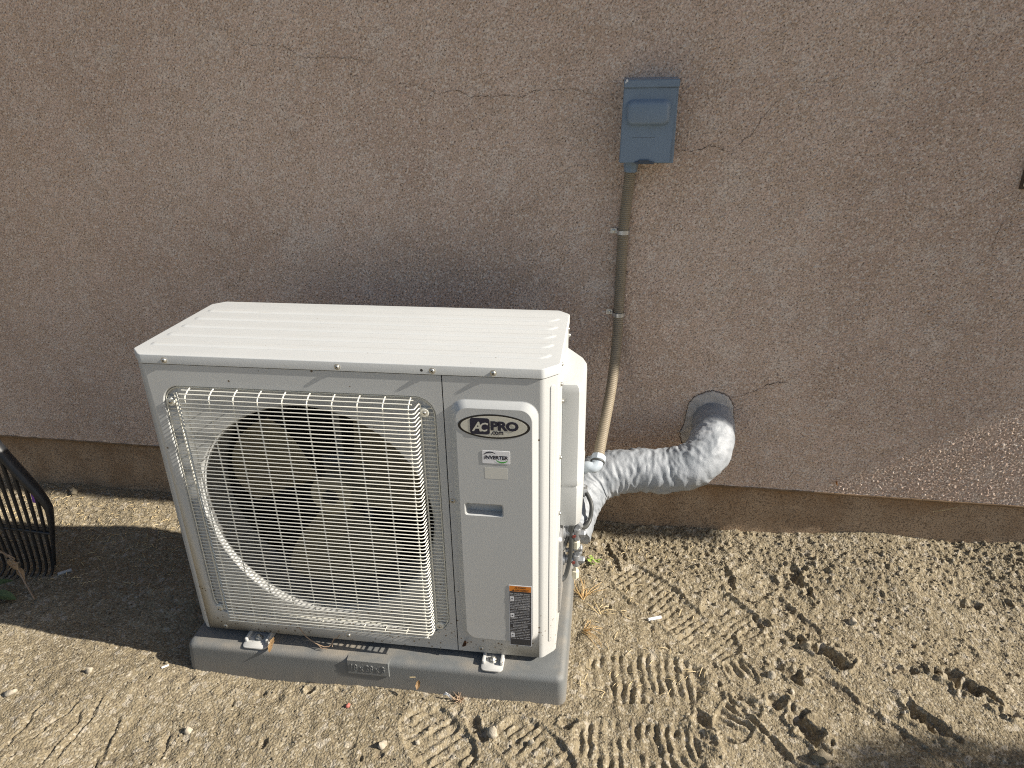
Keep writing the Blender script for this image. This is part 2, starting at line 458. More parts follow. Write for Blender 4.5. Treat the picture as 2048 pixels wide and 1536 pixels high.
dip(1.546, -.05, -1.25, .045, .020, .022)
dip(1.437, .46, -1.4, .045, .012, .010)
dip(1.96, .122, -.85, .050, .022, .026)
dip(1.81, .03, -1.2, .030, .012, .015)
dip(1.842, -.005, -.75, .04, .02, .016)
dip(1.83, .16, .1, .03, .014, .012)
dip(2.075, .413, 0, .014, .010, .014)
dip(2.11, .42, 0, .012, .010, .012)
dip(1.504, .293, 0, .022, .018, .012)
dip(1.48, .015, .3, .022, .014, .014)
dip(1.07, .53, -1.15, .085, .016, .006, .8)
dip(1.10, .56, -1.2, .05, .013, .005, .7)
dip(1.60, .33, -.9, .10, .012, .006, .6)
dip(1.70, .02, -.8, .12, .012, .006, .6)
dip(1.30, -.06, -.9, .02, .016, .012)
dip(1.30, -.105, -.8, .03, .012, .012)
dip(1.45, -.08, -.95, .10, .010, .008, .6)
dip(.77, -.13, -.9, .035, .010, .010)
dip(.33, -.075, 0, .012, .010, .013)
dip(.985, -.10, .3, .018, .012, .012)
for k in range(26):
    x, y = random.uniform(1.05, 2.5), random.uniform(.02, .62)
    dip(x, y, random.uniform(-1.6, .3), random.uniform(.006, .016), random.uniform(.004, .009), random.uniform(.004, .009))
for k in range(40):
    x, y = random.uniform(-.9, 1.0), random.uniform(-.42, -.06)
    dip(x, y, random.uniform(-1.6, 1.6), random.uniform(.004, .010), random.uniform(.003, .007), random.uniform(.004, .008), .2)
def groove(p0, p1, wd, depth):
    global Zg
    cx, cy = (p0[0] + p1[0]) / 2, (p0[1] + p1[1]) / 2
    ang = math.atan2(p1[1] - p0[1], p1[0] - p0[0]); L = math.hypot(p1[0] - p0[0], p1[1] - p0[1]) / 2
    u, v = local(cx, cy, ang)
    v = v + .004 * wob1
    Zg += (-depth * np.exp(-(v / wd) ** 2) + depth * .5 * np.exp(-((v - 2 * wd) / wd) ** 2)) * (1 - smooth(.8 * L, L, np.abs(u)))
for a, b in (((-.174, -.152), (-.167, -.345)), ((-.10, -.204), (-.064, -.336)), ((-.09, -.25), (-.075, -.34)), ((-.224, -.176), (-.25, -.305)), ((.052, -.232), (.064, -.304)), ((-.31, -.2), (-.30, -.33)), ((-.20, -.2), (-.19, -.36))):
    groove(a, b, .004, .004)
Zg += clod * .0013 * rough ** 2 * (1 - flat)
Zg += tread
fine = bandnoise(ny, nx, D, .0085, 6, .45) + .25 * bandnoise(ny, nx, D, .0135, 61, .5)
Zg += fine * .00095 * (1 - .62 * flat) * (.7 + .3 * rough)
# soil banked along the pad and a little hollow on its sunny side
# fade details out at the rim of the dense part
win = smooth(-1.56, -1.46, XX) * (1 - smooth(2.6, 2.7, XX)) * smooth(-.66, -.56, YY)
Zf = ground_base(XX, YY); Zg = Zf + (Zg - Zf) * win
AX = np.concatenate([lx, gx, hx]); AY = np.concatenate([ly, gy, hy])
FX, FY = np.meshgrid(np.clip(AX, gx[0], gx[-1]), np.clip(AY, gy[0], gy[-1]))
GZ = ground_base(FX, FY); GZ[len(ly):len(ly) + ny, len(lx):len(lx) + nx] = Zg
FX, FY = np.meshgrid(AX, AY)
DM = np.zeros_like(GZ); DM[len(ly):len(ly) + ny, len(lx):len(lx) + nx] = damp
ground = bpy.data.objects.new("ground", grid_mesh("ground", FX, FY, GZ, M_soil, {"damp": DM}))
COL.objects.link(ground); ground["kind"] = "structure"
def gz(x, y):
    i = int(np.clip((x - gx[0]) / D, 0, nx - 1)); j = int(np.clip((y - gy[0]) / D, 0, ny - 1)); return float(Zg[j, i])

# loose grit and pebbles, uncountable
def rock_bm(bm, c, r, seed, sub=1, squash=.7):
    from mathutils import noise as nz
    g = bmesh.ops.create_icosphere(bm, subdivisions=sub, radius=1)
    rot = Quaternion((random.random() - .5, random.random() - .5, random.random() - .5, random.random())).normalized()
    sx, sy = random.uniform(.75, 1.3), random.uniform(.75, 1.2)
    for v in g['verts']:
        n_ = 1 + .55 * nz.noise(v.co * 1.3 + Vector((seed * 1.3, seed * .7, seed))) + .22 * nz.noise(v.co * 3.4 + Vector((seed, seed * 2, 0)))
        p = v.co * n_; p = Vector((p.x * sx, p.y * sy, p.z * squash)); p = rot @ p
        v.co = Vector(c) + p * r
def scatter_grit(n, rmin, rmax, region, seed, z=.3):
    rg = np.random.default_rng(seed)
    ico = bmesh.new(); bmesh.ops.create_icosphere(ico, subdivisions=1, radius=1)
    bv = np.array([v.co[:] for v in ico.verts]); bf = np.array([[v.index for v in f.verts] for f in ico.faces]); ico.free()
    V = []; F = []
    for k in range(n):
        x, y = region(rg)
        r = rmin + (rmax - rmin) * rg.random() ** 4
        s = rg.uniform(.6, 1.25, 3)
        p = bv * (1 + .28 * rg.standard_normal((len(bv), 1)) * .6) * s * r
        a = rg.uniform(0, 6.28); c, s_ = math.cos(a), math.sin(a)
        p = p @ np.array([[c, s_, 0], [-s_, c, 0], [0, 0, 1]])
        V.append(p + np.array([x, y, gz(x, y) + r * z])); F.append(bf + k * len(bv))
    return np.concatenate(V), np.concatenate(F)
def tri_object(name, V, F, m):
    me = bpy.data.meshes.new(name)
    me.from_pydata(V.tolist(), [], F.tolist()); me.materials.append(m)
    o = bpy.data.objects.new(name, me); COL.objects.link(o); return o
def reg_all(rg):
    while True:
        x, y = rg.uniform(-1.3, 2.5), rg.uniform(-.45, .68)
        if not (-.04 < x < 1.01 and -.07 < y < .45): return x, y
def reg_wall(rg):
    while True:
        x, y = rg.uniform(1.0, 2.5), .64 - abs(rg.normal(0, .2))
        if y < .66 + WSL * x: return x, y
V1, F1 = scatter_grit(4200, .0012, .0040, reg_all, 31)
V2, F2 = scatter_grit(2000, .0014, .0055, reg_wall, 32)
grit = tri_object("gravel", np.concatenate([V1, V2]), np.concatenate([F1, F2 + len(V1)]), M_clod)
grit["kind"] = "stuff"; grit["label"] = "loose grit and small clods scattered over the sandy ground"; grit["category"] = "gravel"
V3, F3 = scatter_grit(500, .0012, .0034, reg_all, 33)
pale = tri_object("pale_gravel", V3, F3, M_stone)
pale["kind"] = "stuff"; pale["label"] = "pale quartz grains scattered over the sandy ground"; pale["category"] = "gravel"

# ------------------------------------------------------------------ house
WANG = math.atan(WSL)
Wm = Matrix.Translation((0, WALL0, 0)) @ Matrix.Rotation(WANG, 4, 'Z')
def P(u, off, z): return Wm @ Vector((u, -off, z))        # off = distance out from the stucco face
house = thing("house", "pinkish tan stucco house wall with fine cracks above a bare concrete footing", "house", (0, WALL0, 0))
def wb(bm, u0, u1, o0, o1, z0, z1, bev=0):
    t = bmesh.new(); box(t, u0, u1, -o1, -o0, z0, z1, bev); t.transform(Wm)
    me = bpy.data.meshes.new("t"); t.to_mesh(me); t.free(); bm.from_mesh(me); bpy.data.meshes.remove(me)
SZ = .207
d = .0023
wu = np.arange(-1.45, 2.62, d); wz = np.arange(SZ, 1.80, d)
UU, ZZ = np.meshgrid(wu, wz)
wy_, wx_ = UU.shape
b1 = bandnoise(wy_, wx_, d, .0062, 51, .5); b2 = bandnoise(wy_, wx_, d, .0105, 52, .6); lo = lownoise(wy_, wx_, d, .09, 53); lo2 = lownoise(wy_, wx_, d, .6, 54)
hh = b1 + .6 * b2
cap = .55 - .28 * np.clip(lo + .5 * lo2, -1.6, 1.6)
hh = np.where(hh > cap, cap + (hh - cap) * .42, hh)           # trowelled tops
rel = (hh - hh.min()) / (np.percentile(hh, 99.5) - np.percentile(hh, .5))
rel = np.clip((hh - np.percentile(hh, .5)) / (np.percentile(hh, 99.5) - np.percentile(hh, .5)), 0, 1)
b3 = bandnoise(wy_, wx_, d, .017, 57, .6)
pk = np.maximum(.55 * b2 + .35 * b1 + b3 - 1.15, 0)
off = .00050 * hh + 0.0013 * pk + .0007 * lo2 + .0002 * lo
edge = np.minimum.reduce([smooth(-1.45, -1.43, UU), 1 - smooth(2.59, 2.61, UU), smooth(SZ - .001, SZ + .004, ZZ), 1 - smooth(1.77, 1.79, ZZ)])
off *= edge
c_, s_ = math.cos(WANG), math.sin(WANG)
WX = UU * c_ + off * s_; WY = UU * s_ - off * c_              # relative to the house root
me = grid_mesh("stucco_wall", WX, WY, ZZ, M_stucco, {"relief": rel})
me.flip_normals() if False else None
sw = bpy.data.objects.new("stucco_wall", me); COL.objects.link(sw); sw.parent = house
bm = B()
for (u0, u1, z0, z1) in ((-6, -1.45, SZ, 2.75), (2.617, 5.2, SZ, 2.75), (-1.45, 2.617, 1.797, 2.75)):
    quad(bm, [P(u0, 0, z0), P(u1, 0, z0), P(u1, 0, z1), P(u0, 0, z1)])
quad(bm, [P(5.2, 0, SZ), P(5.2, -6, SZ), P(5.2, -6, 2.75), P(5.2, 0, 2.75)])
quad(bm, [P(-6, 0, SZ), P(-6, -6, SZ), P(-6, -6, 2.75), P(-6, 0, 2.75)])
put("outer_wall", bm, M_stucco2, house, 0)
# weep screed: thin lip at the foot of the stucco
bm = B()
uu = np.linspace(-6, 5.2, 420)
rng = np.random.default_rng(5)
jig = rng.normal(0, .0009, 420)
prof = [(.0012, SZ + .001), (.0022, SZ - .001), (.0022, SZ - .005), (.0, SZ - .008), (-.016, SZ - .008)]
loops = [[P(u, o + j, z + j) for o, z in prof] for u, j in zip(uu, jig)]
loft(bm, loops, False)
put("weep_screed", bm, M_screed, house, 60)
bm = B()
loops = [[P(u, o + .0012 * math.sin(u * 23) + .001 * math.sin(u * 61 + z * 40), z) for o, z in ((-.016, SZ - .008), (-.0145, .15), (-.013, .1), (-.012, .03), (-.011, -.12))] for u in np.linspace(-6, 5.2, 560)]
loft(bm, loops, False)
put("footing", bm, M_conc, house, 60)
# eave with its fascia, ends just past the corner of the house
bm = B()
wb(bm, -6.4, 5.43, -.3, .261, 2.55, 2.57); wb(bm, -6.4, 5.43, .261, .283, 2.55, 2.72)
put("eave", bm, M_wood, house, 0)
bm = B()
a = [P(-6.4, .31, 2.722), P(5.45, .31, 2.722), P(5.45, -3, 3.9), P(-6.4, -3, 3.9)]
b = [p + Vector((0, 0, .05)) for p in a]
loft(bm, [a, b], True, True, True); put("roof", bm, M_roof, house, 0)
# cracks: thin ribbons lying in the stucco face
CR = [
 [(.417, 1.4), (.47, 1.391), (.506, 1.388), (.53, 1.377), (.57, 1.364), (.603, 1.373), (.631, 1.372), (.652, 1.356), (.682, 1.361), (.714, 1.356), (.742, 1.362), (.796, 1.354), (.832, 1.373), (.847, 1.367), (.886, 1.371), (.924, 1.374), (.947, 1.37), (.989, 1.354), (1.02, 1.337), (1.047, 1.321)],
 [(-.073, 1.559), (.0, 1.52), (.052, 1.494), (.142, 1.49), (.178, 1.47), (.199, 1.46), (.277, 1.459), (.338, 1.456), (.386, 1.443)],
 [(1.191, 1.226), (1.214, 1.22), (1.242, 1.218), (1.268, 1.224), (1.288, 1.233), (1.318, 1.225), (1.349, 1.211)],
 [(1.452, 1.346), (1.429, 1.324), (1.409, 1.296), (1.39, 1.261), (1.361, 1.237), (1.353, 1.22)],
 [(1.421, .512), (1.446, .521), (1.487, .541), (1.52, .563), (1.548, .572), (1.59, .575)],
 [(2.056, 1.132), (2.052, 1.107), (2.042, 1.082), (2.039, 1.051), (2.03, 1.032), (2.023, .986), (2.015, .947), (1.98, .91)],
 [(1.509, 1.385), (1.535, 1.378), (1.57, 1.387), (1.613, 1.401)],
 [(1.743, 1.414), (1.785, 1.422), (1.84, 1.45)],
 [(1.35, 1.018), (1.336, 1.008), (1.309, 1.012)],
 [(.26, 1.462), (.308, 1.458), (.333, 1.459), (.368, 1.444), (.389, 1.444)],
]
def jag(pts, step=.006, amp=.0022):
    out = []
    for (a0, b0), (a1, b1) in zip(pts[:-1], pts[1:]):
        L = math.hypot(a1 - a0, b1 - b0); n_ = max(1, int(L / step))
        for k in range(n_):
            t = k / n_; out.append((a0 + (a1 - a0) * t + random.uniform(-amp, amp), b0 + (b1 - b0) * t + random.uniform(-amp, amp)))
    out.append(pts[-1]); return out
def wall_off(u, z):
    i = int(np.clip((u - wu[0]) / d, 2, len(wu) - 3)); j = int(np.clip((z - wz[0]) / d, 2, len(wz) - 3))
    return float(off[j - 1:j + 2, i - 1:i + 2].max())
CW = [.0005, .0004, .0007, .0005, .0009, .0006, .0003, .0003, .0004, .0003]
for pts, cw in zip(CR, CW):
    bm = B(); q = jag(pts); n_ = len(q); rows = []
    for i, (u, z) in enumerate(q):
        t = Vector((q[min(i + 1, n_ - 1)][0] - q[max(i - 1, 0)][0], q[min(i + 1, n_ - 1)][1] - q[max(i - 1, 0)][1])).normalized()
        hw = cw * max(.12, math.sin(math.pi * min(1, (i + .5) / n_)) ** .5) * random.choice((.25, .5, .8, 1, 1.4))
        o_ = wall_off(u, z) + .0007
        rows.append([P(u - t.y * hw, o_, z + t.x * hw), P(u, o_ + .0004, z), P(u + t.y * hw, o_, z - t.x * hw)])
    loft(bm, rows, False); put("crack", bm, M_crack, house, 60)
# mortar patch around the pipe hole
bm = B()
pc = (1.366, .447)
outer = [(1.293, .437), (1.298, .485), (1.309, .505), (1.324, .518), (1.345, .53), (1.366, .535), (1.398, .525), (1.412, .516), (1.423, .503), (1.430, .487), (1.432, .471), (1.436, .43), (1.438, .391), (1.42, .36), (1.38, .345), (1.33, .345), (1.29, .354), (1.283, .375), (1.283, .395), (1.289, .415)]
outer = jag(outer + [outer[0]], .006, .0018)[:-1]
loops = []
for t, o_ in ((1.0, .0012), (.985, .006), (.93, .0075), (.8, .009), (.45, .012)):
    loops.append([P(pc[0] + (u - pc[0]) * t, o_ + random.uniform(-.0012, .0012), pc[1] + (z - pc[1]) * t) for u, z in outer])
loft(bm, loops, True, False, True)
put("mortar_patch", bm, M_mortar, house, 50)
bm = B()
ring = [[P(pc[0] + (u - pc[0]) * t, o_, pc[1] + (z - pc[1]) * t) for u, z in outer] for t, o_ in ((1.0, .0022), (1.022, .0021))]
loft(bm, ring, True); put("crack", bm, M_crack, house, 0)

# cover plate cut by the right edge
cp = thing("cover_plate", "pale square cover plate at the far right edge of the wall, above a long crack", "cover plate", tuple(P(2.10, 0, 1.18)))
bm = B(); wb(bm, 2.048, 2.17, -.001, .006, 1.128, 1.235, .002); put("backing", bm, M_crack, cp)
bm = B(); wb(bm, 2.0525, 2.165, .0065, .012, 1.135, 1.228, .002); put("plate", bm, mat("cover beige", (.60, .53, .43), .6), cp)
for z in (1.15, 1.213):
    bm = B(); lathe(bm, P(2.112, .0122, z), P(0, 1, 0) - P(0, 0, 0), [(.004, 0), (.0035, .0015), (.0005, .002)], 10); put("screw", bm, M_screw, cp)

# ------------------------------------------------------------------ equipment pad
pad = thing("equipment_pad", "grey moulded plastic pad lying on the soil under the white condenser", "pad", (.48, .19, -.02))
bm = B()
px0, px1, py0, py1, pz = -.008, .973, -.046, .418, .076
def padloop(inset, z, r): return [(x, y, z) for x, y in rrect(px0 + inset, px1 - inset, py0 + inset, py1 - inset, r, 6)]
L_ = [padloop(-.007, -.10, .02), padloop(-.004, .0, .02), padloop(.0, pz - .016, .019)]
for a in (15, 30, 45, 60, 75, 90):
    L_.append(padloop(.014 * (1 - math.cos(R(a))), pz - .016 + .016 * math.sin(R(a)), .019 - .006 * (1 - math.cos(R(a)))))
loft(bm, L_, True, False, True)
put("slab", bm, M_pad, pad, 40)
# size plaque standing proud of the rounded edge
bm = B()
x0, x1, z0, z1, yf = .428, .538, .036, .0765, -.0515
loft(bm, [[(x0, yf + .012, z0 - .004), (x1, yf + .012, z0 - .004), (x1, yf + .02, z1 + .001), (x0, yf + .02, z1 + .001)],
          [(x0 + .002, yf, z0), (x1 - .002, yf, z0), (x1 - .002, yf + .002, z1), (x0 + .002, yf + .002, z1)]], True, False, True)
plq = put("size_plaque", bm, M_pad, pad, 20)
for xr in (.045, .155, .27, .36, .60, .665, .78, .885):
    bm = B(); box(bm, xr, xr + .009, -.0493, -.043, -.07, .050, .0026, 3)
    for v in bm.verts: v.co.y -= (.05 - v.co.z) * .05 - .0035
    put("edge_rib", bm, M_pad, pad)

# ------------------------------------------------------------------ lettering
def text_mesh(body, x0, x1, z0, z1, y, bold=0.0, shear=0.0, ext=0.0, spacing=1.0, keep=False):
    """returns a bmesh of the words fitted into the box, facing -Y"""
    cu = bpy.data.curves.new("t", 'FONT'); cu.body = body; cu.size = 1; cu.offset = bold; cu.shear = shear
    cu.extrude = ext; cu.space_character = spacing; cu.align_x = 'LEFT'; cu.resolution_u = 3
    o = bpy.data.objects.new("t", cu); COL.objects.link(o)
    bpy.context.view_layer.update()
    me = bpy.data.meshes.new_from_object(o.evaluated_get(bpy.context.evaluated_depsgraph_get()))
    bpy.data.objects.remove(o); bpy.data.curves.remove(cu)
    bm = B(); bm.from_mesh(me); bpy.data.meshes.remove(me)
    xs = [v.co.x for v in bm.verts]; ys = [v.co.y for v in bm.verts]
    ax, bx, ay, by = min(xs), max(xs), min(ys), max(ys)
    kx = (x1 - x0) / (bx - ax); ky = (z1 - z0) / (by - ay)
    if keep: kx = min(kx, ky)
    for v in bm.verts:
        v.co = Vector((x0 + (v.co.x - ax) * kx, y - v.co.z, z0 + (v.co.y - ay) * ky))
    return bm
bm = text_mesh("18 x 38 x 3", x0 + .012, x1 - .012, z0 + .010, z1 - .010, yf + .0004, .0, 0, .0009)
put("lettering", bm, M_pad, plq, 0)

# ------------------------------------------------------------------ condenser
W, Dp, ZB, ZT, HL = .946, .384, .0935, .8647, .0215
CF, CB = .0314, .0262
ac = thing("air_conditioner", "white outdoor air conditioning condenser with wire fan guard and dark oval badge", "air conditioner", (W / 2, Dp / 2, .076))
def plan(ins=0.0, rnd=.0065):
    """rounded plan outline, clockwise from the front left, with chamfered corners"""
    c, b = CF, CB
    p = [(c, 0), (W - c, 0), (W, c), (W, Dp - b), (W - b, Dp), (b, Dp), (0, Dp - b), (0, c)]
    out = []
    n_ = len(p)
    for i in range(n_):
        a, m_, e = Vector(p[i - 1]), Vector(p[i]), Vector(p[(i + 1) % n_])
        d0, d1 = (a - m_).normalized(), (e - m_).normalized()
        for k in range(5):
            t = k / 4; q0, q1 = m_ + d0 * rnd, m_ + d1 * rnd
            out.append((q0 * (1 - t) + m_ * t) * (1 - t) + (m_ * (1 - t) + q1 * t) * t)
    if ins:
        cx, cy = W / 2, Dp / 2
        res = []
        for i in range(len(out)):
            t = (out[(i + 1) % len(out)] - out[i - 1]).normalized(); nrm = Vector((-t.y, t.x))
            res.append(out[i] + nrm * ins)
        out = res
    return out
YF = 0.0
# cabinet: the wrap of sides and back; the front is left to the two panels
bm = B()
pl = plan()
front = [i for i, q in enumerate(pl) if q.y < 1e-6]
i_l = max(i for i in front if pl[i].x < W / 2); i_r = min(i for i in front if pl[i].x > W / 2)
seq = [pl[(i_r + k) % len(pl)] for k in range((i_l - i_r) % len(pl) + 1)]
ztop = ZT - HL - .0016
loft(bm, [[(q.x, q.y, z) for q in seq] for z in (ZB, ztop)], False)
bmesh.ops.recalc_face_normals(bm, faces=bm.faces)
bm.faces.ensure_lookup_table(); bm.normal_update()
mid = max(bm.faces, key=lambda f: f.calc_center_median().x)
if mid.normal.x < 0:
    bmesh.ops.reverse_faces(bm, faces=bm.faces)
fbase = [(q.x, q.y + .004, ZB + .006) for q in pl]; bm.faces.new([bm.verts.new(q) for q in fbase])
put("cabinet", bm, M_paint, ac, 30)
XL, XR, XS = pl[i_l].x, pl[i_r].x, .7045
# front panel with the recessed fan opening
bm = B()
rec = rrect(.0625, .6885, .147, .792, .046, 8); rec2 = rrect(.0640, .6870, .1485, .7905, .0445, 8); rec3 = rrect(.0655, .6855, .150, .789, .043, 8)
outer = [(XL, ZB), (XS - .0012, ZB), (XS - .0012, ztop), (XL, ztop)]
plate(bm, outer, [rec], YF)
FCX, FCZ, FR = .376, .4625, .293
loft(bm, [yl(rec, YF), yl(rec2, YF + .0012), yl(rec3, YF + .009)], True)
lip0 = circ(FCX, FCZ, FR, 96)
plate(bm, rec3, [lip0], YF + .009)
loft(bm, [yl(lip0, YF + .009), yl(circ(FCX, FCZ, FR - .003, 96), YF + .0095), yl(circ(FCX, FCZ, FR - .006, 96), YF + .012), yl(circ(FCX, FCZ, FR - .009, 96), YF + .020), yl(circ(FCX, FCZ, FR - .010, 96), YF + .034)], True)
# returned edges
quad(bm, [(XS - .0012, YF, ZB), (XS - .0012, YF + .012, ZB), (XS - .0012, YF + .012, ztop), (XS - .0012, YF, ztop)])
quad(bm, [(XL, YF, ZB), (XL, YF + .02, ZB), (XS, YF + .02, ZB), (XS, YF, ZB)])
weld(bm); bmesh.ops.recalc_face_normals(bm, faces=bm.faces)
f0 = min(bm.faces, key=lambda f: (Vector((.03, 0, .5)) - f.calc_center_median()).length)
f0.normal_update()
if f0.normal.y > 0: bmesh.ops.reverse_faces(bm, faces=bm.faces)
front_panel = put("front_panel", bm, M_paint, ac, 14)
bm = B(); loft(bm, [yl(circ(FCX, FCZ, FR - .010, 96), YF + .0345), yl(circ(FCX, FCZ, FR - .012, 96), YF + .13)], True); put('fan_shroud', bm, mat('shroud shade grey', (.16, .16, .155), .6), ac, 60)  # tunnel's inner shade put into a darker grey than the lip
# service panel with its raised field and hand pocket
bm = B()
outer = [(XS + .0012, ZB), (XR, ZB), (XR, ztop), (XS + .0012, ztop)]
e0 = rrect(.7185, .9068, .1415, .7905, .034, 8); e1 = rrect(.7325, .8932, .1515, .7755, .026, 8)
e0b = rrect(.7200, .9053, .1430, .7890, .033, 8); e1b = rrect(.7310, .8947, .1500, .7770, .0275, 8)
hp = rrect(.7420, .8300, .5095, .5425, .006, 4); hp2 = rrect(.7450, .8270, .5110, .5400, .006, 4)
plate(bm, outer, [e0], YF)
RY = YF - .0125
loft(bm, [yl(e0, YF), yl(e0b, YF - .0006), yl(e1b, RY + .0008), yl(e1, RY)], True)
plate(bm, e1, [hp], RY)
loft(bm, [yl(hp, RY), yl(hp2, RY + .002), yl(hp2, RY + .022)], True, False, True)
quad(bm, [(XS + .0012, YF, ZB), (XS + .0012, YF, ztop), (XS + .0012, YF + .012, ztop), (XS + .0012, YF + .012, ZB)])
quad(bm, [(XS, YF, ZB), (XR, YF, ZB), (XR, YF + .02, ZB), (XS, YF + .02, ZB)])
weld(bm); bmesh.ops.recalc_face_normals(bm, faces=bm.faces)
f0 = min(bm.faces, key=lambda f: (Vector((.85, RY, .3)) - f.calc_center_median()).length); f0.normal_update()
if f0.normal.y > 0: bmesh.ops.reverse_faces(bm, faces=bm.faces)
service_panel = put("service_panel", bm, M_paint, ac, 14)
bm = B(); box(bm, XS - .004, XS + .004, YF + .004, YF + .006, ZB + .002, ztop - .002); put("seam", bm, M_gap, ac, 0)
# long pressed groove on the chamfered corner
bm = B()
def cham(t, o_): # along the front right chamfer
    a, b_ = Vector((W - CF, 0)), Vector((W, CF)); q = a * (1 - t) + b_ * t; nn = Vector((1, -1)).normalized() * o_; return q + nn
for t0, t1, o_ in ((.44, .76, .0004),):
    lp = [((cham(t0 + (t1 - t0) * u, o_).x), cham(t0 + (t1 - t0) * u, o_).y, z) for u, z in rrect(0, 1, .135, .823, .45, 1)]
    h_ = .006
    def gl(s, o2):
        out = []
        for k in range(25):
            if k < 12: a = math.pi * k / 11; u, z = .5 + .5 * s * math.cos(a), .817 + h_ * s * math.sin(a)
            elif k < 24: a = math.pi + math.pi * (k - 12) / 11; u, z = .5 + .5 * s * math.cos(a), .139 + h_ * s * math.sin(a)
            else: continue
            q = cham(t0 + (t1 - t0) * u, o2); out.append((q.x, q.y, z))
        return out
    loft(bm, [gl(1.0, .0002), gl(.93, .0016), gl(.80, .0019), gl(.3, .0019)], True, False, True)
put("corner_rib", bm, M_paint, ac, 40)
# lid
bm = B()
zt0 = ZT - HL
Ls = []
for ins, z in ((-.0015, zt0), (-.0022, zt0 + .001), (-.0022, ZT - .0026), (-.0016, ZT - .0010), (-.0004, ZT - .0002), (.0010, ZT)):
    Ls.append([(q.x, q.y, z) for q in plan(ins, .005)])
loft(bm, Ls, True, True, True)
for k, yc in enumerate((.068, .130, .190, .248, .308)):
    xa, xb = .020, .925
    def rib(s, z):
        pts = []
        for j in range(14):
            a = -math.pi / 2 + math.pi * j / 13; pts.append((xb - .019 + .019 * s * math.cos(a) + .010 * math.sin(a) * s, yc + .0165 * s * math.sin(a), z))
        for j in range(14):
            a = math.pi / 2 + math.pi * j / 13; pts.append((xa + .019 + .019 * s * math.cos(a) + .004 * math.sin(a) * s, yc + .0165 * s * math.sin(a), z))
        return pts
    loft(bm, [rib(1.0, ZT + .0001), rib(.86, ZT + .0008), rib(.66, ZT + .0021), rib(.5, ZT + .0024)], True, False, True)
bmesh.ops.recalc_face_normals(bm, faces=bm.faces)
lid = put("lid", bm, M_lid, ac, 24)
bm = B(); loft(bm, [[(q.x, q.y, z) for q in plan(.0025, .006)] for z in (zt0 - .006, zt0 + .002)]); put('lid_gap_shade', bm, M_gap, ac, 0)  # black band stands for the shade in the gap below the lid
# screws
def screw(x, y, z, axis=(0, -1, 0), r=.0052, parent=ac, h=.0042):
    bm = B(); ax = Vector(axis)
    lathe(bm, Vector((x, y, z)) , ax, [(r * 1.35, -.0002), (r * 1.35, .0008), (r, .001), (r * .95, h * .55), (r * .7, h * .9), (r * .25, h)], 14)
    s = put("screw", bm, M_screw, parent, 50)
    bm = B(); o_ = Vector((x, y, z)) + ax * (h * .86)
    a = ax.orthogonal().normalized(); b_ = ax.cross(a)
    for e, f in ((a, b_), (b_, a)):
        vs8 = [o_ + e * (r * .62 * s1) + f * (r * .13 * s2) + ax * t for t in (0, .0007) for s1, s2 in ((-1, -1), (1, -1), (1, 1), (-1, 1))]
        loft(bm, [vs8[:4], vs8[4:]], True, True, True)
    put("slot", bm, M_dscrew, s, 0)
for x in (.0904, .4823, .6865, .8138): screw(x, -.0022, .8525)
bm = B(); lathe(bm, (.6636, -.0021, .8524), (0, -1, 0), [(.0032, 0), (.003, .0004)], 12); put("screw_hole", bm, M_dscrew, ac, 0)
screw(.7125, 0, .5367, r=.0048)
for x, z in ((.0856, .1035), (.4201, .1095), (.7636, .1075)): screw(x, 0, z, r=.0048, h=.003)
for z in (.846, .80, .62, .47): screw(W + .0003, .075, z, (1, 0, 0), r=.004, h=.005)
for y, z in ((.30, .846), (.355, .81)): screw(W + .0003, y, z, (1, 0, 0), r=.005, h=.005)
# fan guard
bm = B()
GY, FYq = -.028, .005
XV = [.635 - .0557 * k for k in range(10)]
rows = [.1606 + .00987 * k for k in range(63)]
bx0, bx1 = .0915, .6535
for z in rows:
    r_ = .00148
    jz = random.uniform(-.0006, .0006)
    pth = [(bx0, FYq, z + jz), (bx0 + .006, FYq - .002, z + jz), (.118, GY + .004, z + jz), (.124, GY, z + jz), (.645 - .002, GY, z + jz + random.uniform(-.0005, .0005)), (.648, GY + .003, z + jz), (bx1 - .003, FYq - .006, z + jz), (bx1, FYq, z + jz)]
    tube(bm, pth, r_, 6)
ytop = [(GY, rows[-1]), (GY + .010, rows[-1] + .0075), (GY + .021, rows[-1] + .0120)]
for yy, z in ytop[1:]: tube(bm, [(.118, yy, z), (.642, yy, z)], .0016, 6)
for x in XV:
    tube(bm, [(x, GY + .0025, rows[0] - .012), (x, GY + .0025, rows[0]), (x, GY + .0025, rows[-1] - .004), (x, GY + .006, rows[-1] + .004), (x, GY + .018, rows[-1] + .0115), (x, FYq, rows[-1] + .0155)], .0016, 6)
    tube(bm, [(x, GY + .0025, rows[0] - .011), (x, FYq, rows[0] - .0125)], .0016, 6)
tube(bm, [(.118, GY + .001, rows[0] - .0095), (.642, GY + .001, rows[0] - .0095)], .00135, 6)
guard = put("fan_guard", bm, M_wire, ac, 60)
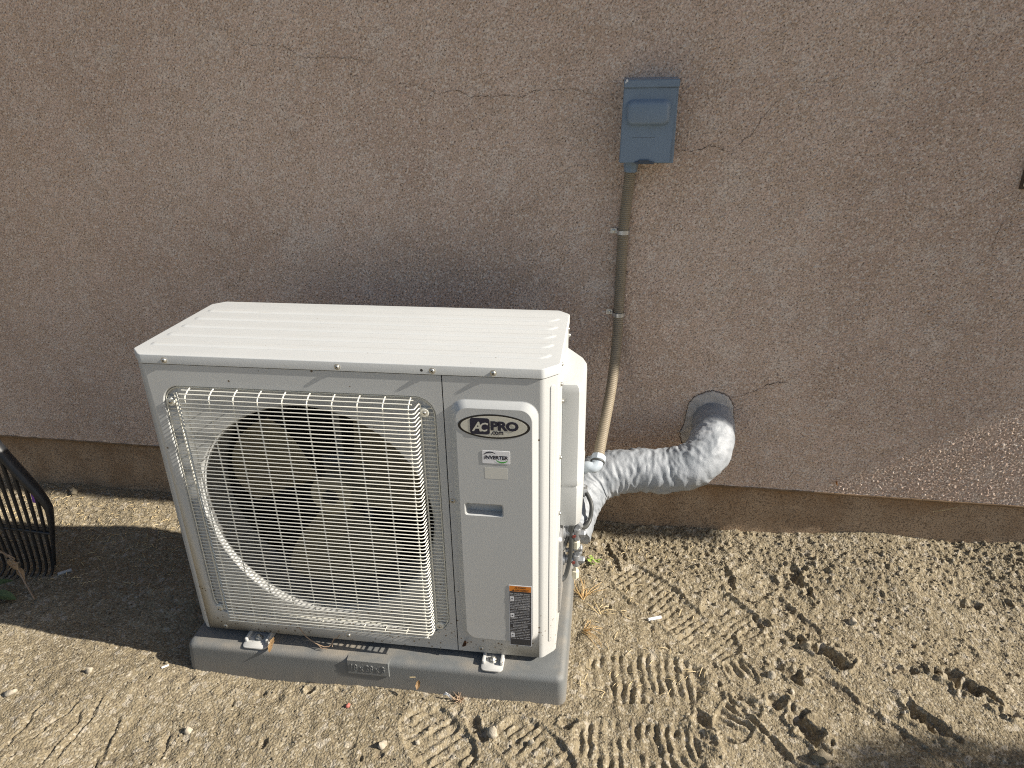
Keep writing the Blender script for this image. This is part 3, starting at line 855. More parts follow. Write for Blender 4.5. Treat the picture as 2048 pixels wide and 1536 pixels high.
# flat flange of the guard: rim, uprights and short bars
bm = B()
rimlp = rrect(.0675, .6835, .152, .787, .041, 8)
tube(bm, [(x, FYq, z) for x, z in rimlp + rimlp[:2]], .0016, 6, False)
for x in (bx0, bx1): tube(bm, [(x, FYq - .001, .158), (x, FYq - .001, .772)], .0019, 6)
for z in rows:
    if z > .765: continue
    for xa, xb in ((.0678, bx0), (bx1, .6832)):
        tube(bm, [(xa, FYq, z), (xb, FYq, z)], .0012, 5)
put("flange", bm, M_wire, guard, 60)
for x, z in ((.662, .753), (.6605, .1648), (.0800, .7505), (.0775, .1600)):
    bm = B(); lathe(bm, (x, FYq + .003, z), (0, -1, 0), [(.0105, 0), (.0105, .006), (.009, .0075), (.006, .0075)], 20); put("boss", bm, M_wire, guard)
    screw(x, FYq - .0045, z, r=.0042, parent=guard, h=.003)
# fan
bm = B(); lathe(bm, (FCX + .006, .135, FCZ), (0, -1, 0), [(.056, 0), (.056, .03), (.053, .038), (.040, .043), (.016, .045)], 40)
fan = put("fan", bm, M_fan, ac, 40)
bm = B(); lathe(bm, (FCX + .006, .091, FCZ), (0, -1, 0), [(.022, 0), (.022, .004), (.012, .005), (.010, .012), (.004, .014)], 6); put('shaft_nut', bm, M_gap, fan, 30)
def blade(ang):
    bm = B(); nr, na = 12, 12; rows_ = []
    for i in range(nr + 1):
        t = i / nr; r_ = .050 + (FR - .030 - .050) * t
        half = R(33 + 7 * math.sin(math.pi * t * .8)); lead = R(ang) + R(16) * t
        row = []
        for j in range(na + 1):
            s = -1 + 2 * j / na
            a = lead + half * s * (1 if s > 0 else (.82 + .18 * t))
            rr = r_ - (.030 * t * t * (s * s) if s > 0 else .012 * t * s * s)
            y = .108 + .030 * s + .012 * s * s - .012 * t
            row.append((FCX + .006 + rr * math.cos(a), y, FCZ + rr * math.sin(a)))
        rows_.append(row)
    r1 = [[bm.verts.new(p_) for p_ in row] for row in rows_]
    for i in range(nr):
        for j in range(na): bm.faces.new((r1[i][j], r1[i][j + 1], r1[i + 1][j + 1], r1[i + 1][j]))
    bmesh.ops.solidify(bm, geom=bm.faces[:], thickness=.003)
    bmesh.ops.recalc_face_normals(bm, faces=bm.faces)
    put("blade", bm, M_fan, fan, 50)
for a in (140, 20, -100): blade(a)
bm = B()
for x in (FCX - .012, FCX + .045): box(bm, x, x + .018, .20, .212, .12, .82, .002)
box(bm, FCX - .05, FCX + .075, .19, .199, FCZ - .06, FCZ + .06, .003)
put("motor_bracket", bm, M_motor, ac)
bm = B(); quad(bm, [(.03, .33, .10), (.70, .33, .10), (.70, .33, .84), (.03, .33, .84)]); quad(bm, [(.70, .11, .10), (.70, .33, .10), (.70, .33, .84), (.70, .11, .84)]); quad(bm, [(.03, .11, .10), (.03, .33, .10), (.03, .33, .84), (.03, .11, .84)])
put("coil", bm, M_dark, ac, 0)
# oval badge
BX, BZ = .8133, .7355; by_ = RY - .0006
bm = B()
A0, C0 = .0765, .0285
loft(bm, [yl(circ(BX, BZ, A0, 64, C0), RY + .0005), yl(circ(BX, BZ, A0, 64, C0), by_)], True, False, True)
badge = put("badge", bm, M_black, ac, 20)
bm = B(); l_ = circ(BX, BZ, A0 - .0058, 64, C0 - .0040); loft(bm, [yl(l_, by_), yl(l_, by_ - .0004)], True, False, True); put("badge_field", bm, M_silverprint, badge, 20)
ly_ = by_ - .0008
bm = B(); l_ = rrect(BX - .0505, BX - .0085, BZ - .0190, BZ + .0190, .006, 5); loft(bm, [yl(l_, ly_ + .0002), yl(l_, ly_)], True, False, True); put("badge_square", bm, M_navy, badge, 20)
bm = text_mesh("A", BX - .0465, BX - .0258, BZ - .0120, BZ + .0105, ly_ - .0003, .022, .22); t2 = text_mesh("C", BX - .0300, BX - .0115, BZ - .0120, BZ + .0090, ly_ - .00035, .022, .18)
tm = bpy.data.meshes.new("t"); t2.to_mesh(tm); t2.free(); bm.from_mesh(tm)
put("lettering", bm, M_silverprint, badge, 0)
bm = text_mesh("PRO", BX - .0068, BX + .0525, BZ - .0088, BZ + .0135, ly_ - .0003, .055, 0, 0, .92)
t2 = text_mesh(".com", BX - .0065, BX + .0200, BZ - .0185, BZ - .0105, ly_ - .0003, .035)
tm2 = bpy.data.meshes.new("t"); t2.to_mesh(tm2); t2.free(); bm.from_mesh(tm2)
put("lettering", bm, M_navy, badge, 0)
# inverter sticker
sx0, sx1, sz0, sz1 = .7865, .8460, .6465, .6775; sy = RY - .0007
bm = B(); l_ = rrect(sx0, sx1, sz0, sz1, .0015, 3); loft(bm, [yl(l_, RY + .0003), yl(l_, sy)], True, False, True); st = put("sticker", bm, M_white, ac, 20)
bm = text_mesh("INVERTER", sx0 + .004, sx1 - .004, sz0 + .0105, sz0 + .0195, sy - .0003, .045, .18); put("lettering", bm, M_navy, st, 0)
def swoosh(cx, cz, rx, rz, a0, a1, th):
    bm = B(); o1, o2 = [], []
    for k in range(25):
        a = R(a0 + (a1 - a0) * k / 24); h_ = th * math.sin(math.pi * k / 24) ** .6 + .0002
        o1.append((cx + rx * math.cos(a), sy - .0004, cz + rz * math.sin(a))); o2.append((cx + (rx - h_) * math.cos(a), sy - .0004, cz + (rz - h_) * math.sin(a)))
    loft(bm, [o1, o2], False); return bm
put("swoosh", swoosh(sx0 + .0170, sz0 + .0195, .0135, .0098, 175, 25, .0028), M_navy, st, 0)
put("swoosh", swoosh(sx1 - .0170, sz0 + .0105, .0125, .0085, 185, 355, .0032), M_green, st, 0)
bm = B(); l_ = rrect(.7905, .8405, .6080, .6360, .001, 2); loft(bm, [yl(l_, RY + .0003), yl(l_, RY - .00018)], True, False, True); put("blank_sticker", bm, M_clear, ac, 20)
# warning label
wx0, wx1, wz0, wz1 = .8375, .8915, .1405, .3225; wy = RY - .0006
bm = B(); l_ = rrect(wx0, wx1, wz0, wz1, .001, 2); loft(bm, [yl(l_, RY + .0003), yl(l_, wy)], True, False, True); wl = put("warning_label", bm, M_white, ac, 20)
bm = B(); quad(bm, yl([(wx0 + .0015, wz0 + .0015), (wx1 - .0015, wz0 + .0015), (wx1 - .0015, wz1 - .0175), (wx0 + .0015, wz1 - .0175)], wy - .0003)); put("label_field", bm, M_labelblk, wl, 0)
bm = B(); quad(bm, yl([(wx0 + .0015, wz1 - .0172), (wx1 - .0015, wz1 - .0172), (wx1 - .0015, wz1 - .0015), (wx0 + .0015, wz1 - .0015)], wy - .0003)); put("label_header", bm, M_orange, wl, 0)
def addbm(bm, t):
    m_ = bpy.data.meshes.new("t"); t.to_mesh(m_); t.free(); bm.from_mesh(m_); bpy.data.meshes.remove(m_)
bm = B()
addbm(bm, text_mesh("WARNING", wx0 + .021, wx1 - .014, wz1 - .0080, wz1 - .0035, wy - .0006, .02))
addbm(bm, text_mesh("AVERTISSEMENT", wx0 + .014, wx1 - .007, wz1 - .0155, wz1 - .0110, wy - .0006, .02))
for xx, zz_ in ((wx0 + .0175, wz1 - .0080), (wx0 + .0105, wz1 - .0155)):
    bm.faces.new([bm.verts.new(q) for q in ((xx - .0028, wy - .0006, zz_), (xx + .0028, wy - .0006, zz_), (xx, wy - .0006, zz_ + .0048))])
put("lettering", bm, M_black, wl, 0)
bm = B(); z = wz1 - .0215
LINES = ["RISK OF ELECTRIC SHOCK", "CAN CAUSE INJURY OR DEATH", "|DISCONNECT ALL REMOTE", "|ELECTRIC POWER SUPPLIES", "|BEFORE SERVICING", "RISQUE DE CHOCS ELECTRIQUES", "PEUT CAUSER DES BLESSURES", "OU LA MORT. DEBRANCHER", "TOUTES LES ALIMENTATIONS", "AVANT DE REPARER", "-", "FIRE HAZARD / RISQUE DE FEU", "|Install and service only by", "|qualified persons. See", "|the instructions", "Installation par personne", "competente seulement, voir", "les instructions du fabricant", "-", "  EXPLOSION HAZARD", "  RISQUE D'EXPLOSION", "Contains refrigerant under", "pressure. Recover refrigerant", "before opening the system", "|Contient un frigorigene", "|sous pression. Recuperer", "|avant d'ouvrir le systeme", "Suivre les instructions"]
pict = []
step = (z - (wz0 + .020)) / len(LINES); prev = False
for ln in LINES:
    if ln == "-":
        quad(bm, yl([(wx0 + .003, z - step * .62), (wx1 - .003, z - step * .62), (wx1 - .003, z - step * .5), (wx0 + .003, z - step * .5)], wy - .0006))
    else:
        ind = .014 if ln[0] == "|" else (.009 if ln[0] == " " else .003)
        if ln[0] == "|" and not prev: pict.append(z)
        addbm(bm, text_mesh(ln.strip(" |"), wx0 + ind, wx1 - .003 - (.006 if ln[0] == " " else 0) - random.uniform(0, .003), z - step * .78, z - step * .12, wy - .0006, .012))
    prev = ln[0] == "|"; z -= step
put("lettering", bm, M_labeltxt, wl, 0)
for zz_ in pict:
    bm = B(); quad(bm, yl([(wx0 + .003, zz_ - step * 2.8), (wx0 + .0125, zz_ - step * 2.8), (wx0 + .0125, zz_ - step * .1), (wx0 + .003, zz_ - step * .1)], wy - .0006)); pc_ = put("pictogram", bm, M_white, wl, 0)
    bm = B(); cx_, cz_ = wx0 + .0078, zz_ - step * 1.5
    bm.faces.new([bm.verts.new((cx_ + .0030 * math.cos(a) * k_, wy - .0009, cz_ + .0030 * math.sin(a) * k_)) for a, k_ in [(2 * math.pi * j / 12, 1 if j % 2 else .45) for j in range(12)]]); put("symbol", bm, M_labelblk, pc_, 0)
# mounting feet with bolts
for xa, xb in ((.146, .212), (.767, .822)):
    bm = B()
    out_ = rrect(xa, xb, -.043, .06, .012, 5)
    loft(bm, [[(x, y, pz + .001) for x, y in out_], [(x, y, pz + .004) for x, y in out_], [(x, y, pz + .005) for x, y in rrect(xa + .0012, xb - .0012, -.0418, .06, .011, 5)]], True, False, True)
    inn = rrect(xa + .012, xb - .012, -.030, .05, .006, 4)
    for xe in (xa + .001, xb - .009): box(bm, xe, xe + .008, -.026, .06, pz + .004, pz + .016, .003)
    ft = put("mounting_foot", bm, M_cover, ac, 40)
    bm = B(); xc = (xa + xb) / 2
    lathe(bm, (xc, -.010, pz + .004), (0, 0, 1), [(.011, 0), (.011, .002), (.0085, .0022)], 20); lathe(bm, (xc, -.010, pz + .006), (0, 0, 1), [(.0082, 0), (.0082, .006), (.0075, .0066), (.004, .0066), (.004, .011), (.003, .0115)], 6)
    put("bolt", bm, M_screw, ft, 30)
# side service cover
bm = B()
def cov(s, z, o_=0.0):
    p_ = [(W - .001, .135), (.951, .133), (.984 + o_, .136), (.9935 + o_, .146), (.9965 + o_, .170), (.9965 + o_, .285), (.990 + o_, .305), (W - .001, .372)]
    return [(W + (x - W) * s, .25 + (y - .25) * (1 - (1 - s) * .25), z) for x, y in p_]
loft(bm, [cov(.80, .392), cov(.95, .394), cov(1.0, .400), cov(1.0, .500), cov(.975, .5035), cov(.975, .508), cov(1.03, .510), cov(1.03, .520), cov(1.0, .524), cov(1.0, .752), cov(.97, .764), cov(.88, .771), cov(.5, .776)], True, True, True)
bmesh.ops.recalc_face_normals(bm, faces=bm.faces)
covr = put("service_cover", bm, M_cover, ac, 28)
for y, z in ((.128, .735),): screw(W + .0004, y, z, (1, 0, 0), r=.0045, h=.005, parent=covr)
# valve plate, valves with caps, cables
bm = B(); loft(bm, [[(W + .0005, y, z) for y, z in rrect(.09, .35, .15, .385, .012, 5)], [(W + .006, y, z) for y, z in rrect(.093, .347, .153, .382, .012, 5)]], True, False, True)
bmesh.ops.recalc_face_normals(bm, faces=bm.faces); put("valve_plate", bm, M_galv, ac, 30)
hexp = lambda r_, h_: [(r_, 0), (r_, h_ * .85), (r_ * .85, h_)]
for zc, zl in ((.330, .300), (.247, .205)):
    bm = B()
    lathe(bm, (W + .004, .2, zc - .004), (1, 0, 0), [(.017, 0), (.017, .006), (.011, .007), (.011, .028), (.009, .029)], 18)
    lathe(bm, (.9855, .2, zc - .022), (0, 0, 1), [(.0095, 0), (.0105, .004), (.0105, .034), (.008, .038)], 18)
    vv = put("service_valve", bm, M_brass, ac, 30)
    bm = B(); lathe(bm, (.9905, .2, zc - .0035), (1, 0, 0), hexp(.0098, .017), 6); put("valve_cap", bm, M_brass, vv, 20)
    bm = B(); lathe(bm, (.9865, .2, zc + .013), (.55, .1, .8), hexp(.0098, .014), 6); put("valve_cap", bm, M_brass, vv, 20)
    bm = B(); lathe(bm, (.9845, .2, zl - .020), (0, 0, 1), [(.0095, 0), (.0105, .002), (.0105, .022), (.006, .024), (.005, .034)], 6); put("flare_cap", bm, M_cap, vv, 20)
    bm = B(); lathe(bm, (.979, .1885, zc - .006), (0, -1, 0), [(.0045, 0), (.0045, .002)], 12); put("red_ring", bm, M_copper, vv, 20)
bm = B(); lathe(bm, (.985, .2, .279), (1, 0, .15), hexp(.0095, .016), 6); lathe(bm, (.958, .2, .270), (1, 0, .25), [(.006, 0), (.006, .03)], 12); put("pressure_port", bm, M_brass, ac, 20)
for pth, r_ in (([(1.001, .33, .37), (1.0095, .32, .362), (1.0195, .30, .345), (1.0165, .28, .315), (1.0045, .25, .310), (.990, .22, .335), (.977, .20, .352), (.9715, .195, .335), (.9718, .19, .300), (.9685, .19, .245), (.960, .18, .205), (.950, .17, .195)], .0058), ([(.972, .2, .355), (.965, .195, .325), (.956, .19, .295), (.950, .18, .285)], .005)):
    bm = B(); tube(bm, spline(pth, 8), r_, 10); put("cable", bm, M_cable, ac, 60)
bm = B(); lathe(bm, (.9975, .31, .385), (1, 0, 0), [(.010, -.004), (.010, .002), (.006, .003), (.006, .008)], 8); lathe(bm, (.9985, .30, .405), (1, 0, 0), [(.006, -.004), (.006, .003)], 6); lathe(bm, (1.0, .335, .372), (0, 0, -1), [(.007, -.012), (.007, .006), (.009, .007), (.009, .014)], 8)
put("cable_clamp", bm, M_galv, ac, 30)

# ------------------------------------------------------------------ disconnect box and conduit
dbx = thing("disconnect_box", "blue grey metal electrical disconnect box mounted high on the stucco wall", "electrical box", tuple(P(1.125, 0, 1.2)))
bm = B(); wb(bm, 1.064, 1.193, -.002, .078, 1.196, 1.386, .003); put("box_body", bm, M_boxg, dbx)
# hinged cover, hood folded over the top
bm = B()
fo = .087
A_ = [(1.0597, 1.3755), (1.1905, 1.3755), (1.1835, 1.198), (1.0560, 1.198)]
bq = [P(u, fo, z) for u, z in A_]; bk = [P(u, .060, z) for u, z in A_]
t = bmesh.new(); loft(t, [bk, bq], True, True, True); bmesh.ops.recalc_face_normals(t, faces=t.faces)
bmesh.ops.bevel(t, geom=t.edges[:], offset=.002, segments=2, affect='EDGES'); addbm(bm, t)
cover = put("cover", bm, M_boxg, dbx)
bm = B(); t = bmesh.new(); loft(t, [[P(u, o_, z) for u, o_, z in ((1.0590, -.001, 1.398), (1.1945, -.001, 1.398), (1.1945, .0915, 1.393), (1.0590, .0915, 1.393))], [P(u, o_, z) for u, o_, z in ((1.0590, -.001, 1.376), (1.1945, -.001, 1.376), (1.1935, .0915, 1.3745), (1.0600, .0915, 1.3745))]], True, True, True)
bmesh.ops.recalc_face_normals(t, faces=t.faces); bmesh.ops.bevel(t, geom=t.edges[:], offset=.002, segments=2, affect='EDGES'); addbm(bm, t)
hood = put("hood", bm, M_boxg, dbx)
bm = B()
def hb(s, o_): return [P(u, o_, z) for u, z in rrect(1.0695 + .006 * s, 1.1750 - .006 * s, 1.2880 + .006 * s, 1.3470 - .008 * s, .0155 - .003 * s, 7)]
loft(bm, [hb(-.25, fo - .001), hb(-.1, fo + .0012), hb(0, fo + .003), hb(.35, fo + .010), hb(.9, fo + .0148), hb(1.5, fo + .016)], True, False, True)
bmesh.ops.recalc_face_normals(bm, faces=bm.faces); put("pull_bulge", bm, M_boxg, cover, 60)
bm = B(); wb(bm, 1.085, 1.142, fo + .0001, fo + .0006, 1.2588, 1.2596); put("pressed_line_shade", bm, mat("line shade enamel", (.15, .18, .21), .5), cover, 0)  # darker strip paints in the shade of the pressed line
bm = B(); wb(bm, 1.0955, 1.1440, fo - .012, fo + .004, 1.1955, 1.2015, .001); wb(bm, 1.105, 1.132, fo + .001, fo + .0045, 1.2005, 1.2060, .001); put("latch", bm, mat("latch dark", (.06, .075, .10), .5), dbx)
for uc, zc, r_ in ((1.0665, 1.3905, .0035), (1.0645, 1.3870, .0022), (1.093, 1.331, .003), (1.0945, 1.3255, .0026), (1.0905, 1.3345, .0014), (1.0965, 1.336, .001), (1.0835, 1.331, .001)):
    o_ = .0918 if zc > 1.36 else fo + .0140 - max(0, (zc - 1.328)) * .35
    bm = B(); vs_ = [bm.verts.new(P(uc + r_ * random.uniform(.5, 1.2) * math.cos(a), o_, zc + r_ * random.uniform(.5, 1.3) * math.sin(a))) for a in (2 * math.pi * k / 9 for k in range(9))]; bm.faces.new(vs_)
    g = bmesh.ops.extrude_face_region(bm, geom=bm.faces[:]); bmesh.ops.translate(bm, verts=[v for v in g['geom'] if isinstance(v, bmesh.types.BMVert)], vec=P(0, .0012, 0) - P(0, 0, 0))
    bmesh.ops.recalc_face_normals(bm, faces=bm.faces); put("chipped_spot", bm, M_chip, hood if zc > 1.36 else cover, 0)

con = thing("flexible_conduit", "ribbed tan flexible conduit running down from the disconnect box to the condenser", "conduit", (1.086, .66, 1.2))
cpath = spline([tuple(P(1.0870, .042, 1.192)), tuple(P(1.0850, .030, 1.15)), tuple(P(1.0800, .020, 1.08)), tuple(P(1.0758, .018, 1.0)), tuple(P(1.0748, .018, .90)), tuple(P(1.0742, .022, .776)), (1.0718, .628, .705), (1.0665, .575, .635), (1.0585, .520, .580), (1.0485, .462, .533), (1.0385, .400, .492), (1.0318, .352, .462)], 12)
# resample evenly so the ribs are even
def resample(pts, step):
    out = [pts[0]]; acc = 0
    for a, b_ in zip(pts[:-1], pts[1:]):
        L = (b_ - a).length; pos_ = step - acc
        while pos_ <= L: out.append(a.lerp(b_, pos_ / L)); pos_ += step
        acc = (acc + L) % step
    return out
cp_ = resample(cpath, .00115)
rad = [.0142 + .0009 * (1 if (k % 5) in (0, 1, 2) else (.2 if k % 5 == 3 else -.7)) for k in range(len(cp_))]
bm = B(); tube(bm, cp_, .014, 20, True, rad); put("ribbed_tube", bm, M_conduit, con, 70)
bm = B(); lathe(bm, P(1.0870, .042, 1.196), (0, .0, -1), [(.019, 0), (.019, .012), (.0175, .013), (.0175, .024), (.0155, .026)], 8); put("connector", bm, M_boxg, con, 25)
e0_, e1_ = cp_[-1], cp_[-6]; dirv = (cp_[-1] - cp_[-8]).normalized()
bm = B(); lathe(bm, e0_ - dirv * .010, dirv, [(.0155, 0), (.0195, .002), (.0205, .006), (.0205, .018), (.018, .020)], 8); put("connector", bm, M_fit, con, 25)
bm = B(); lathe(bm, e0_ + dirv * .0095, dirv, [(.0192, 0), (.0196, .001), (.0196, .003), (.019, .004)], 20); put("gasket_ring", bm, M_cable, con, 40)
el = spline([tuple(e0_ + dirv * .008), tuple(e0_ + dirv * .020), tuple(e0_ + dirv * .033 + Vector((-.008, .004, .002))), tuple(e0_ + dirv * .040 + Vector((-.024, .012, .006))), (.992, e0_.y - .012, e0_.z - .030)], 6)
bm = B(); tube(bm, el, .0145, 20, True, [.0165] * 4 + [.0150] * (len(el) - 4)); put("elbow", bm, M_fit, con, 60)
bm = B(); lathe(bm, Vector(el[-1]) + Vector((.004, 0, 0)), (-1, 0, 0), [(.020, 0), (.020, .004), (.018, .005)], 8); put("lock_nut", bm, M_galv, con, 30)
def strap(z, u, lab):
    s = thing("conduit_strap", lab, "strap", tuple(P(u, 0, z)), "metal straps holding the conduit")
    cx_ = min(cp_, key=lambda q: abs(q.z - z)); ul = (Wm.inverted() @ cx_).x; oc = -(Wm.inverted() @ cx_).y
    bm = B(); r_ = .0168
    inner, outer_ = [], []
    path_ = [(ul - .036, .0025), (ul - r_ - .002, .0025)] + [(ul - r_ * math.cos(R(a)), oc + r_ * math.sin(R(a))) for a in (-20, 0, 25, 50, 75, 100, 125, 150, 175, 200)] + [(ul + r_ - .002, .001)]
    hw = .0062
    lo1 = []
    for i, (u_, o_) in enumerate(path_):
        a = Vector(path_[max(i - 1, 0)]); b_ = Vector(path_[min(i + 1, len(path_) - 1)]); t = (b_ - a).normalized(); nn = Vector((-t.y, t.x)) * .0013
        e_ = hw * (1.15 if i < 2 else .9)
        lo1.append([P(u_, o_, z - e_), P(u_ + nn.x, o_ + nn.y, z - e_), P(u_ + nn.x, o_ + nn.y, z + e_), P(u_, o_, z + e_)])
    loft(bm, lo1, True, True, True); bmesh.ops.recalc_face_normals(bm, faces=bm.faces)
    put("band", bm, M_galv, s, 40)
    bm = B(); lathe(bm, P(ul - .027, .0035, z), P(0, 1, 0) - P(0, 0, 0), [(.0055, 0), (.005, .002), (.002, .003)], 10); put("screw", bm, M_screw, s)
strap(1.008, 1.075, "upper galvanised strap holding the conduit, nearer the disconnect box")
strap(.772, 1.073, "lower galvanised strap holding the conduit, nearer the condenser")

# ------------------------------------------------------------------ insulated pipe bundle
from mathutils import noise as mn
pipe = thing("insulated_pipe", "lumpy silver grey sealed pipe bundle bending from the condenser into the wall", "pipe", tuple(P(1.36, 0, .42)))
ax = spline([(.956, .29, .255), (.970, .36, .30), (1.005, .425, .330), (1.06, .455, .352), (1.14, .470, .362), (1.23, .474, .366), (1.295, .480, .383), (1.342, .512, .408), (1.362, .575, .428), (1.370, .63, .436), (1.371, .70, .440)], 16)
ax = resample(ax, .0035)
bm = B(); n_ = len(ax); rd = []
for i in range(n_):
    t = i / n_
    r_ = .064 + .004 * math.sin(t * 9) * (1 - t) - .004 * smooth(.60, .80, np.float64(t)) - .0 * t
    if t > .93: r_ *= 1.0
    rd.append(r_)
tube(bm, ax, .05, 96, True, rd)
bm.normal_update()
bm.verts.ensure_lookup_table()
for k_, v in enumerate(bm.verts):
    p_ = v.co; ri, ai = divmod(k_, 96); s_ = ri * .0035; an = 2 * math.pi * ai / 96
    ca, sa = math.cos(an), math.sin(an); tw = s_ + .012 * mn.noise(Vector((ca * 2, sa * 2, s_ * 14)))
    sag = mn.noise(Vector((tw * 85, ca * 1.1, sa * 1.1)))          # wrinkles running round the tube
    sag2 = mn.noise(Vector((tw * 48 + 7, ca * 1.6, sa * 1.6)))
    lump = mn.noise(p_ * 18 + Vector((3, 1, 2)))
    tear = mn.noise(Vector((p_.x * 140, p_.y * 90, p_.z * 30)))
    ridg = 1 - abs(sag2) * 2
    smoothwall = float(smooth(.56, .62, np.float64(p_.y)))
    v.co += v.normal * ((.0026 * sag + .0030 * ridg + .0016 * tear) * (1 - .8 * smoothwall) + .0036 * lump)
put("mastic_sleeve", bm, M_mastic, pipe, 80)

# ------------------------------------------------------------------ leaf rake at the left edge
rk = thing("leaf_rake", "black plastic leaf rake with white upper socket standing on its tines at the left edge", "rake", (-.79, .25, 0))
RC = -.79
top, sh, lowz = .640, .285, .0
half = .192
def rkx(x): return x
bm = B()
edge_r = [(.012, top), (.113, .4306), (half - .006, .300), (half + .008, .262), (half + .010, .235), (half - .010, .14), (half - .040, .03)]
def frame_side(sg):
    pts = [(RC + sg * x, .25, z) for x, z in edge_r]
    pth = resample(spline(pts, 8), .008); n_ = len(pth)
    tube_r = [.019 - .0125 * min(1, max(0, (i / n_ - .50) / .35)) for i in range(n_)]
    tube(bm, pth, .01, 10, True, tube_r, .75)
frame_side(1); frame_side(-1)
head = put("head_frame", bm, M_rake, rk, 50)
nt_ = 15
for k in range(nt_):
    s = -1 + 2 * k / (nt_ - 1)
    xt = RC + s * (half - .016); xb_ = RC + s * (half - .046)
    zt_ = np.interp(abs(xt - RC), [.0, .1, half - .02, half], [.62, .445, .315, .27]) + .004
    ym = .25
    pth = [(xt, .251, zt_), (xt * .8 + xb_ * .2, .247, .20), (xb_ * .8 + xt * .2, .25, .06), (xb_, .246, .018), (xb_ - .004, .236, .002), (xb_ - .007, .218, -.008), (xb_ - .008, .205, -.012)]
    pth = resample(spline(pth, 6), .008); m_ = len(pth)
    bm = B(); tube(bm, pth, .005, 8, True, [.0066 - .0024 * i / m_ for i in range(m_)], .8); put("tine", bm, M_rake, rk, 50)
bm = B(); pb = [(RC + s * (half - .004), .2465 + .002 * math.cos(s * 3), .158 + .006 * (1 - s * s)) for s in np.linspace(-1, 1, 15)]
tube(bm, pb, .005, 8, True, None, .7); box(bm, RC - half + .012, RC + half - .012, .2475, .2525, .160, .177, .001); put("cross_brace", bm, M_rake, rk, 50)
bm = B(); tube(bm, [(RC + .100, .2475, .452), (RC + .006, .2475, .628), (RC - .006, .2475, .628), (RC - .100, .2475, .452)], .0165, 12, True, None, .8); tube(bm, [(RC, .25, .61), (RC, .252, .72)], .017, 14); put("socket", bm, M_whitepl, rk, 50)
bm = B(); tube(bm, [(RC, .252, .70), (RC - .05, .67, 1.38)], .0125, 14); put("handle", bm, mat("handle wood", (.42, .28, .15), .6), rk, 50)

# ------------------------------------------------------------------ small things on the soil
def rock(label, x, y, r, m=M_stone, cat="stone", name="stone", sq=.7, group=None, sink=.15):
    bm = B(); rock_bm(bm, (x, y, gz(x, y) + r * (sq - sink) * .8), r, random.random() * 50, 2, sq)
    return single(name, label, cat, bm, m, (x, y, gz(x, y)), group, 60)
rock("pale grey stone lying alone on the churned soil right of the boot prints", 1.752, .321, .013)
rock("pale pebble beside a boot scuff in front of the condenser pad corner", 1.488, .094, .013)
rock("flat whitish stone at the lower left edge of the photo", -.415, -.183, .017, sq=.5)
rock("smooth buff oval pebble in front of the pad, left of a boot print", .567, -.212, .012, sq=.55)
rock("small brick red pebble in front of the size plaque", .447, -.113, .006, M_red)
rock("grey white lump between two boot prints in front of the pad", .813, -.152, .014)
rock("soil clod at the bottom edge by the dark shade", 1.552, -.126, .020, M_clod, "clod", "soil_clod")
rock("rounded grey stone lying by the footing in the left strip of shade", -.90, .668, .016, M_clod)
rock("small grey pebble near the cracked sole print in front of the pad", .643, -.192, .007)
rock("soil clod on the rim of the long scuff right of the boot prints", 1.60, .215, .016, M_clod, "clod", "soil_clod")
rock("soil clod broken off beside the deepest heel scuff at the right", 1.925, .165, .018, M_clod, "clod", "soil_clod")
rock("buff pebble on the soil left of the pad corner", -.26, -.10, .010)
rock("pale pebble low on the bare soil below the left end of the pad", .09, -.225, .012)
rock("small pale pebble among the sole prints under the pad's right half", .905, -.166, .008)
rock("pale quartz pebble right of the four ridged prints", 1.53, .05, .007)
# butts and sticks
def stick(label, p0, p1, r, m, name="stick", cat="stick", bend=.0, seg=8, lift=.0, group=None):
    a = Vector((p0[0], p0[1], gz(*p0) + r * .8 + lift)); b_ = Vector((p1[0], p1[1], gz(*p1) + r * .8 + lift))
    mid_ = (a + b_) / 2 + Vector((bend, bend, abs(bend)))
    pts = spline([a, mid_, b_], 6)
    bm = B(); tube(bm, pts, r, seg); return single(name, label, cat, bm, m, tuple(a), group, 60)
stick("white paper stub lying on the soil to the right of the pad", (1.190, .262), (1.226, .279), .0048, M_whitepl, "paper_stub", "litter")
stick("whitish plastic stub lying in the shade beside the rake tines", (-.628, .243), (-.602, .270), .0052, mat("grey plastic", (.36, .38, .39), .6), "plastic_stub", "litter")
stick("tiny white paper scrap on the lit soil left of the pad corner", (-.083, -.060), (-.071, -.048), .0026, M_whitepl, "paper_scrap", "litter")
bm = B(); quad(bm, [(-1.01, .592, .012), (-.985, .586, .012), (-.985, .592, .05), (-1.012, .598, .048)]); bmesh.ops.solidify(bm, geom=bm.faces[:], thickness=.002)
single("plastic_scrap", "purple plastic scrap on the lit soil behind the rake", "litter", bm, M_purple, (-1.0, .59, .01), None, 0)
